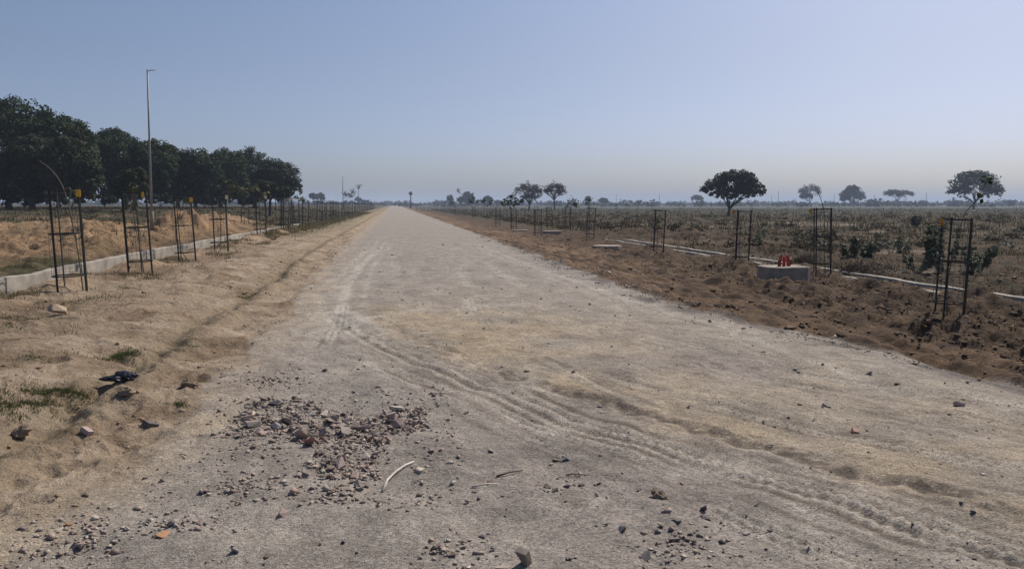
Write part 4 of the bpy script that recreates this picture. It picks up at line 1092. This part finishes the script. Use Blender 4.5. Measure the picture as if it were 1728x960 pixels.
def scrub():
    P, Nn, Cc = [], [], []
    for k in range(300):
        y = 30 * math.exp(RNG.uniform(0, 1) * math.log(150 / 30)); x = 14.5 + RNG.uniform(0, 1) ** 1.2 * y * 1.05
        if float(sand_patches(np.array([x]), np.array([y]))[0]) > .3 or float(fbm(np.array([x / 9]), np.array([y / 6]), 217, 2)[0]) < -.05: continue
        w = RNG.uniform(.25, .9); h = RNG.uniform(.25, .75) * (1.5 if RNG.random() < .12 else 1); n = int(60 + 90 * w)
        dd = RNG.normal(0, 1, (n, 3)); dd /= np.linalg.norm(dd, axis=1)[:, None]; dd[:, 2] = np.abs(dd[:, 2])
        P.append(np.array([x, y, float(ground_z(x, y))])[None] + dd * RNG.uniform(.25, 1, (n, 1)) * np.array([w, w, h]) + RNG.normal(0, .06, (n, 3))); Nn.append(dd)
        base = np.array([.055, .053, .027]) if RNG.random() < .4 else np.array([.095, .071, .042])
        Cc.append(base[None] * RNG.uniform(.55, 1.4, (n, 1)) * RNG.uniform(.7, 1.2))
    V, F, col = leaf_cloud(np.concatenate(P), np.concatenate(Nn), .10, .17, np.concatenate(Cc))
    tag(mesh_obj('scrub', np_mesh('scrub', V, F, col), M_LEAF), 'low dark scrub growing in uneven clumps through the dry field', 'scrub', kind='stuff')
scrub()

# ------------------------------------------------------------------ stones
def hull(seed, sx=1, sy=1, sz=.7, n=13, boxy=0.0):
    rnd = random.Random(seed); bm = bmesh.new()
    for k in range(n):
        v = Vector((rnd.gauss(0, 1), rnd.gauss(0, 1), rnd.gauss(0, 1))).normalized() * rnd.uniform(.8, 1)
        if boxy:
            b = Vector((math.copysign(1, v.x), math.copysign(1, v.y), math.copysign(1, v.z))) * rnd.uniform(.72, .9)
            v = v.lerp(b, boxy)
        bm.verts.new((v.x * sx / 2, v.y * sy / 2, v.z * sz / 2))
    r = bmesh.ops.convex_hull(bm, input=bm.verts)
    bmesh.ops.delete(bm, geom=[g for g in r['geom_interior'] if isinstance(g, bmesh.types.BMVert)], context='VERTS')
    bmesh.ops.bevel(bm, geom=list(bm.edges), offset=.010, segments=1, affect='EDGES')
    bmesh.ops.recalc_face_normals(bm, faces=bm.faces)
    me = bpy.data.meshes.new('stone'); bm.to_mesh(me); bm.free(); return me
def clod(seed):
    bm = bmesh.new(); bmesh.ops.create_icosphere(bm, subdivisions=3, radius=.5)
    P = np.array([v.co[:] for v in bm.verts])
    k = 1 + .75 * fbm(P[:, 0] * 3.1 + seed, P[:, 1] * 3.1 + P[:, 2] * 2.3, 500 + seed, 4)
    for v, q in zip(bm.verts, k): v.co = Vector((v.co.x * q, v.co.y * q * .8, v.co.z * q * .5))
    me = bpy.data.meshes.new('clod'); bm.to_mesh(me); bm.free(); return me
CLODS = [clod(k) for k in range(4)]
SHAPES = [hull(100 + k, 1, random.uniform(.55, 1), random.uniform(.28, .58), random.choice((7, 8, 9, 11)), random.choice((0, .3, .6))) for k in range(18)]
SLAB = [hull(200 + k, 1.0, random.uniform(.5, .8), random.uniform(.16, .28), 11, .5) for k in range(6)]
BRICK = [hull(300 + k, 1.0, .62, .42, 20, .92) for k in range(3)]
_mcache = {}
def stone(name, label, x, y, size, colour, shapes=SHAPES, rz=None, group=None, sink=.18, tilt=.35, lift=0, cat='stone'):
    me = random.choice(shapes); key = (me.name, colour)
    if key not in _mcache:
        m2 = me.copy(); m2.materials.clear(); m2.materials.append(STONE[colour]); _mcache[key] = m2
    o = bpy.data.objects.new(name, _mcache[key]); C.objects.link(o)
    zs = [v.co.z for v in me.vertices]; hgt = (max(zs) - min(zs)) * size
    o.location = (x, y, ground_z(x, y) + hgt * (.5 - sink) + lift)
    o.rotation_euler = (random.gauss(0, tilt), random.gauss(0, tilt), random.uniform(0, 6.28) if rz is None else rz)
    o.scale = (size, size, size)
    return tag(o, label, cat, group)
def px_size(u, v, wpx):
    x, y = P0(u, v); d = y * math.cos(YAW) + x * math.sin(YAW)
    return wpx * d / FPX
NAMED = [  # u, v(base), width px, colour, shapes, label
    (885, 957, 36, 'grey', BRICK, 'upright grey stone block on the road by the photo bottom'), (848, 962, 34, 'grey', SHAPES, 'grey stone lying beside the upright block, cut by the frame'),
    (1053, 900, 32, 'blue', SHAPES, 'bluish rounded stone, largest on the open gravel'), (941, 773, 19, 'brown', SHAPES, 'brown half of a pair of touching stones mid road'), (959, 774, 20, 'blue', SHAPES, 'bluish half of a pair of touching stones mid road'),
    (924, 824, 15, 'brown', BRICK, 'brown cube stone, biggest of a trio'), (938, 831, 16, 'dark', SHAPES, 'dark stone nearest the camera in a trio'), (961, 820, 11, 'brown', SHAPES, 'pointed small stone of a trio'),
    (1012, 818, 17, 'brown', SHAPES, 'single brown stone just beyond the trio of stones'), (1115, 845, 27, 'clay', CLODS, 'flat ragged clay lump with a dark underside'), (1156, 816, 17, 'brown', SHAPES, 'brown egg sized stone above the flat clay lump'),
    (1190, 868, 18, 'dark', SHAPES, 'smaller of two dark stones beyond the bluish rounded stone'), (1193, 881, 26, 'dark', SLAB, 'flatter of two dark stones beyond the bluish rounded stone'), (1091, 944, 34, 'pale', SLAB, 'pale elongated stone chip'),
    (1140, 919, 26, 'purple', SHAPES, 'purple lump among small chips'), (1172, 920, 15, 'brown', SHAPES, 'pointed brown stone beside the purple lump'), (1221, 919, 16, 'brown', SHAPES, 'brown cone shaped stone alone past the purple lump'),
    (1278, 856, 15, 'grey', SHAPES, 'small two tone stone on bare gravel'), (1262, 900, 20, 'pale', SLAB, 'pale flat chip above the brown cone shaped stone'), (1398, 688, 20, 'grey', SHAPES, 'grey stone on the sandy strip'), (1446, 730, 18, 'pink', BRICK, 'pinkish block stone half sunk in the sand'),
    (1622, 685, 19, 'purple', BRICK, 'small brick piece lying square on the road edge side'), (1644, 868, 20, 'dark', SHAPES, 'dark stone below the long rut'), (1647, 942, 19, 'dark', SHAPES, 'dark greenish stone in the corner of the road'),
    (969, 631, 11, 'brown', BRICK, 'small brown cube alone in the middle of the road'), (766, 943, 28, 'brown', SHAPES, 'brown crumbly stone left of the upright block'), (742, 922, 18, 'purple', SHAPES, 'purple stone by a crumbly brown one'), (394, 940, 26, 'blue', SHAPES, 'blue grey pointed stone on the gravel corner'), (448, 944, 22, 'brown', SHAPES, 'brown stone beside the blue grey pointed one'),
    (478, 873, 30, 'purple', SHAPES, 'purple stone with a pale face, alone between the chip patches'), (376, 637, 14, 'dark', SHAPES, 'dark stone at the sandy edge of the road'), (334, 623, 18, 'brown', SHAPES, 'brown stone by the wheel groove'), (251, 723, 29, 'dark', BRICK, 'dark brick piece on the sandy edge'),
    (260, 716, 13, 'dark', SHAPES, 'small dark stone behind the brick piece'), (145, 740, 25, 'purple', BRICK, 'reddish brick half in the sand'), (110, 886, 22, 'orange', SLAB, 'orange tile chip on the gravel corner'), (275, 911, 31, 'orange', SLAB, 'orange brown slab with a broken edge'), (288, 891, 26, 'grey', SLAB, 'grey slab leaning on the orange brown one'),
    (306, 890, 20, 'pale', SLAB, 'pale slab chip beside the grey slab'), (335, 888, 20, 'purple', SHAPES, 'purple stone past the pale slab chip'), (128, 932, 40, 'purple', SHAPES, 'broken purple stone, largest in the road corner'), (98, 900, 28, 'grey', SLAB, 'flat grey slab under the orange tile chip'), (168, 890, 20, 'grey', SHAPES, 'rough grey stone between orange tile and slabs'),
    (607, 608, 11, 'dark', SHAPES, 'dark pointed stone beyond the heap'), (549, 628, 13, 'brown', SHAPES, 'brown flat stone beyond the heap'), (787, 698, 11, 'brown', SHAPES, 'small brown stone past the heap edge'), (829, 816, 20, 'brown', SHAPES, 'brown stone at the end of a dark twig'), (830, 763, 14, 'pale', SHAPES, 'two tone small pale stone beside the heap'),
    (810, 842, 20, 'grey', SHAPES, 'greenish grey stone below the dark twig'), (612, 824, 30, 'grey', SHAPES, 'big grey stone at the near tip of the heap'), (602, 822, 20, 'dark', SHAPES, 'dark stone against the big grey one at the heap tip'), (973, 486, 9, 'dark', SHAPES, 'dark stone far up the pale road'), (318, 660, 30, 'clay', CLODS, 'pale clod in the sand beside the road'),
    (212, 683, 26, 'clay', CLODS, 'sandy clod by the wheel groove'), (30, 725, 38, 'clay', CLODS, 'large sandy clod at the photo edge'), (1390, 690, 9, 'brown', SHAPES, 'tiny brown stone next to the grey stone on sand'), (1468, 630, 16, 'dark', SHAPES, 'dark stone in the loose gravel of the road edge'), (1387, 566, 12, 'dark', SHAPES, 'dark stone at the foot of the brown bank'), (1605, 705, 11, 'brown', SHAPES, 'brown stone near the square brick piece')]
for (u, v, w, colr, shp, lab) in NAMED:
    x, y = P0(u, v); s = px_size(u, v, w) * .98
    o = stone('loose_stone', lab, x, y + s * .3, s, colr, shp, group='loose stones on the road and its edges')
    if u == 885: o.rotation_euler = (R(8), R(72), R(55)); o.scale = (s * 1.25,) * 3; o.location.z += s * .22
def in_poly(p, poly):
    c = False; n = len(poly)
    for i in range(n):
        (x1, y1), (x2, y2) = poly[i], poly[i - 1]
        if (y1 > p[1]) != (y2 > p[1]) and p[0] < (x2 - x1) * (p[1] - y1) / (y2 - y1) + x1: c = not c
    return c
HEAP = [(425, 676), (500, 672), (560, 690), (620, 705), (660, 690), (720, 688), (722, 725), (670, 735), (640, 760), (640, 800), (628, 822), (560, 812), (495, 806), (520, 775), (545, 758), (500, 745), (440, 738), (395, 735), (360, 738), (400, 705)]
HEAPG = [P0(*p) for p in HEAP]
hx = [p[0] for p in HEAPG]; hy = [p[1] for p in HEAPG]
cnt = 0
while cnt < 205:
    x, y = random.uniform(min(hx), max(hx)), random.uniform(min(hy), max(hy))
    if not in_poly((x, y), HEAPG): continue
    colr = random.choices(('purple', 'grey', 'dark', 'pale', 'pink', 'brown'), (52, 24, 5, 9, 3, 7))[0]
    s = min(.15, max(.04, random.lognormvariate(math.log(.067), .36)))
    lab = {'pale': 'pale angular stone in the broken stone heap', 'pink': 'pinkish angular stone in the broken stone heap', 'dark': 'dark angular stone in the broken stone heap', 'brown': 'brown angular stone in the broken stone heap', 'grey': 'grey angular stone in the broken stone heap'}.get(colr, 'purple grey angular stone in the broken stone heap')
    stone('broken_stone', lab, x, y, s, colr, random.choice((SHAPES, SHAPES, SLAB)), group='broken stones of the heap', lift=random.uniform(-.008, .028)); cnt += 1

def chips(name, label, X, Y, S, cols, mat=M_STUFF, lift=0):
    n = len(X); Z = ground_z(X, Y)
    base = np.array([[1, 0, 0], [-.5, .86, 0], [-.5, -.86, 0], [.25, .15, .5], [-.1, -.2, -.5]]) * .5
    T = np.array([[0, 1, 3], [1, 2, 3], [2, 0, 3], [1, 0, 4], [2, 1, 4], [0, 2, 4]])
    J = base[None] * RNG.uniform(.35, 1.5, (n, 5, 3)) + RNG.normal(0, .08, (n, 5, 3))
    a = RNG.uniform(0, 6.283, n); ca, sa = np.cos(a), np.sin(a)
    x = J[:, :, 0] * ca[:, None] - J[:, :, 1] * sa[:, None]; y = J[:, :, 0] * sa[:, None] + J[:, :, 1] * ca[:, None]
    V = np.stack([x * S[:, None] + X[:, None], y * S[:, None] + Y[:, None], J[:, :, 2] * S[:, None] + (Z + S * .12 + lift)[:, None]], 2).reshape(-1, 3)
    F = (T[None] + (np.arange(n) * 5)[:, None, None]).reshape(-1, 3)
    tag(mesh_obj(name, np_mesh(name, V, F, np.repeat(cols, 5, 0)), mat), label, name.replace('_', ' '), kind='stuff')
def scatter():
    # pebbles of the road surface
    n = 30000
    Y = 3 * np.exp(RNG.uniform(0, 1, n) ** 1.1 * math.log(32 / 3)); X = -2.6 + RNG.uniform(0, 1, n) * (9.0)
    L, Rr = edges(Y)
    S = np.clip(RNG.pareto(2.6, n) * .0055 + .004, 0, .05) * (1 + Y * .035)
    k = (RNG.uniform(0, 1, n) < .35 + .65 * ss(0, .4, fbm(X / 1.2, Y / 1.2, 301, 2))) & (X > L - .3) & (X < Rr + .2)
    X, Y, S = X[k], Y[k], S[k]
    pal = np.array([[.24, .21, .19], [.16, .135, .125], [.11, .10, .10], [.33, .30, .27], [.20, .145, .115], [.38, .34, .30]])
    col = pal[RNG.choice(6, len(X), p=[.3, .25, .13, .16, .1, .06])] * RNG.uniform(.75, 1.25, (len(X), 1))
    chips('gravel', 'fine loose pebbles strewn over the gravel road', X, Y, S, col)
    # chips in and around the heap, and patches of chips
    Xs, Ys, Ss = [], [], []
    for _ in range(7500):
        x, y = random.uniform(min(hx) - .15, max(hx) + .2), random.uniform(min(hy) - .2, max(hy) + .2)
        if in_poly((x, y), HEAPG) or random.random() < .10: Xs.append(x); Ys.append(y); Ss.append(random.lognormvariate(math.log(.024), .5))
    for (u, v, ru, rv, n) in ((470, 640, 50, 10, 260), (432, 645, 30, 6, 160), (410, 825, 45, 12, 200), (560, 838, 50, 10, 160), (130, 905, 70, 22, 320), (300, 886, 55, 12, 200), (1150, 920, 70, 22, 260), (760, 930, 40, 18, 150), (690, 845, 60, 12, 120), (430, 752, 30, 14, 120), (950, 815, 70, 25, 90), (100, 940, 70, 18, 160)):
        for _ in range(int(n * .55)):
            x, y = P0(u + random.gauss(0, ru * .75), v + random.gauss(0, rv * .9)); Xs.append(x); Ys.append(y); Ss.append(random.lognormvariate(math.log(.022), .5))
    X, Y, S = np.array(Xs), np.array(Ys), np.clip(np.array(Ss), .006, .07)
    pal = np.array([[.29, .225, .19], [.30, .255, .21], [.18, .145, .125], [.40, .35, .29], [.29, .21, .17]])
    col = pal[RNG.choice(5, len(X), p=[.4, .27, .14, .14, .05])] * RNG.uniform(.7, 1.3, (len(X), 1))
    chips('stone_chips', 'small stone chips in the heap and in patches around it', X, Y, S, col)
    # dark loose gravel along the edge towards the brown bank
    n = 9000
    Y = 5.5 * np.exp(RNG.uniform(0, 1, n) * math.log(40 / 5.5)); L, Rr = edges(Y); X = Rr + RNG.normal(.05, .28, n)
    k = RNG.uniform(0, 1, n) < ss(-.05, .35, fbm(X / .9, Y / 1.6, 311, 2))
    X, Y = X[k], Y[k]; S = np.clip(RNG.lognormal(math.log(.020), .5, len(X)), .006, .08) * (1 + .02 * Y)
    col = pal[RNG.choice(4, len(X), p=[.3, .3, .3, .1])] * RNG.uniform(.7, 1.3, (len(X), 1))
    chips('loose_gravel', 'loose dark gravel along the road edge by the brown bank', X, Y, S, col)
    # earth clods
    n = 42000
    Y = 6 * np.exp(RNG.uniform(0, 1, n) * math.log(50 / 6)); X = 4.8 + RNG.uniform(0, 1, n) * 13
    road = zones(X, Y)[0]
    k = (RNG.uniform(0, 1, n) < ss(-.1, .35, fbm(X / 1.0, Y / 1.0, 321, 3) + .35 * ss(6.5, 9, X) - .08)) & (road < -.1)
    X, Y = X[k], Y[k]; S = np.clip(RNG.lognormal(math.log(.036), .6, len(X)), .01, .2)
    col = np.array([.10, .066, .041]) * RNG.uniform(.6, 1.6, (len(X), 1))
    n = 26000
    Y2 = 4.5 * np.exp(RNG.uniform(0, 1, n) * math.log(40 / 4.5)); X2 = -1.7 - RNG.uniform(0, 1, n) ** .8 * 11
    k = (RNG.uniform(0, 1, n) < ss(.0, .4, fbm(X2 / .8, Y2 / .8, 331, 3) + .3 * np.exp(-((X2 + 5.7) / .8) ** 2) + .2 * (X2 < -7)) * .8) & (zones(X2, Y2)[0] < .2)
    X2, Y2 = X2[k], Y2[k]; S2 = np.clip(RNG.lognormal(math.log(.026), .55, len(X2)), .008, .12)
    col2 = np.array([.28, .195, .12]) * RNG.uniform(.5, 1.35, (len(X2), 1))
    chips('earth_clods', 'crumbly earth clods on the verges beside the road', np.concatenate([X, X2]), np.concatenate([Y, Y2]), np.concatenate([S, S2]), np.concatenate([col, col2]))
scatter()

# ------------------------------------------------------------------ litter
def stick(label, pts, r, mat, name='stick'):
    P = [P0(u, v) for u, v in pts]; mb = MB()
    q = [(x, y, ground_z(x, y) + r * 1.2 + (.01 if 0 < i < len(P) - 1 else 0)) for i, (x, y) in enumerate(P)]
    mb.tube(q, list(np.linspace(r, r * .6, len(q))), 6); o = mb.build(name, mat, None, True); return tag(o, label, 'stick')
stick('curved bleached white stick beside the stone heap', [(646, 826), (654, 812), (668, 799), (684, 790), (698, 781)], .008, M_STICK)
stick('short pale straw lying by a brown stone', [(796, 820), (820, 818), (840, 817)], .006, M_STICK)
stick('thin dark twig lying behind a brown stone', [(838, 806), (860, 801), (882, 796)], .006, M_TWIG)
stick('small dark twig in the gravel beyond the trio of stones', [(955, 798), (968, 799), (980, 797)], .004, M_TWIG)
def bag():
    x, y = P0(203, 652); bm = bmesh.new()
    bmesh.ops.create_icosphere(bm, subdivisions=4, radius=1)
    V = np.array([v.co[:] for v in bm.verts]); ph = np.arctan2(V[:, 1], V[:, 0])
    nz = fbm(V[:, 0] * 2.4 + V[:, 2], V[:, 1] * 2.4, 401, 4) * .55
    for v, k in zip(bm.verts, nz):
        lob = 1 + k
        v.co = Vector((v.co.x * .155 * lob, v.co.y * .075 * lob, max(-.02, (v.co.z * .045 + .03 * k) * (1.3 if v.co.x > -.3 else .8))))
    me = bpy.data.meshes.new('plastic_bag'); bm.to_mesh(me); bm.free()
    o = mesh_obj('plastic_bag', me, M_PLASTIC); o.location = (x, y + .05, ground_z(x, y) + .01); o.rotation_euler.z = R(8)
    tag(o, 'crumpled black plastic bag on the sandy verge', 'plastic bag')
bag()
x, y = P0(100, 533)
o = stone('earth_slab', 'flat orange tan slab of earth tilted up near the first guard', x, y, .34, 'clay', SLAB, rz=.3, cat='slab'); o.rotation_euler = (R(36), R(14), .2); o.location.z += .06
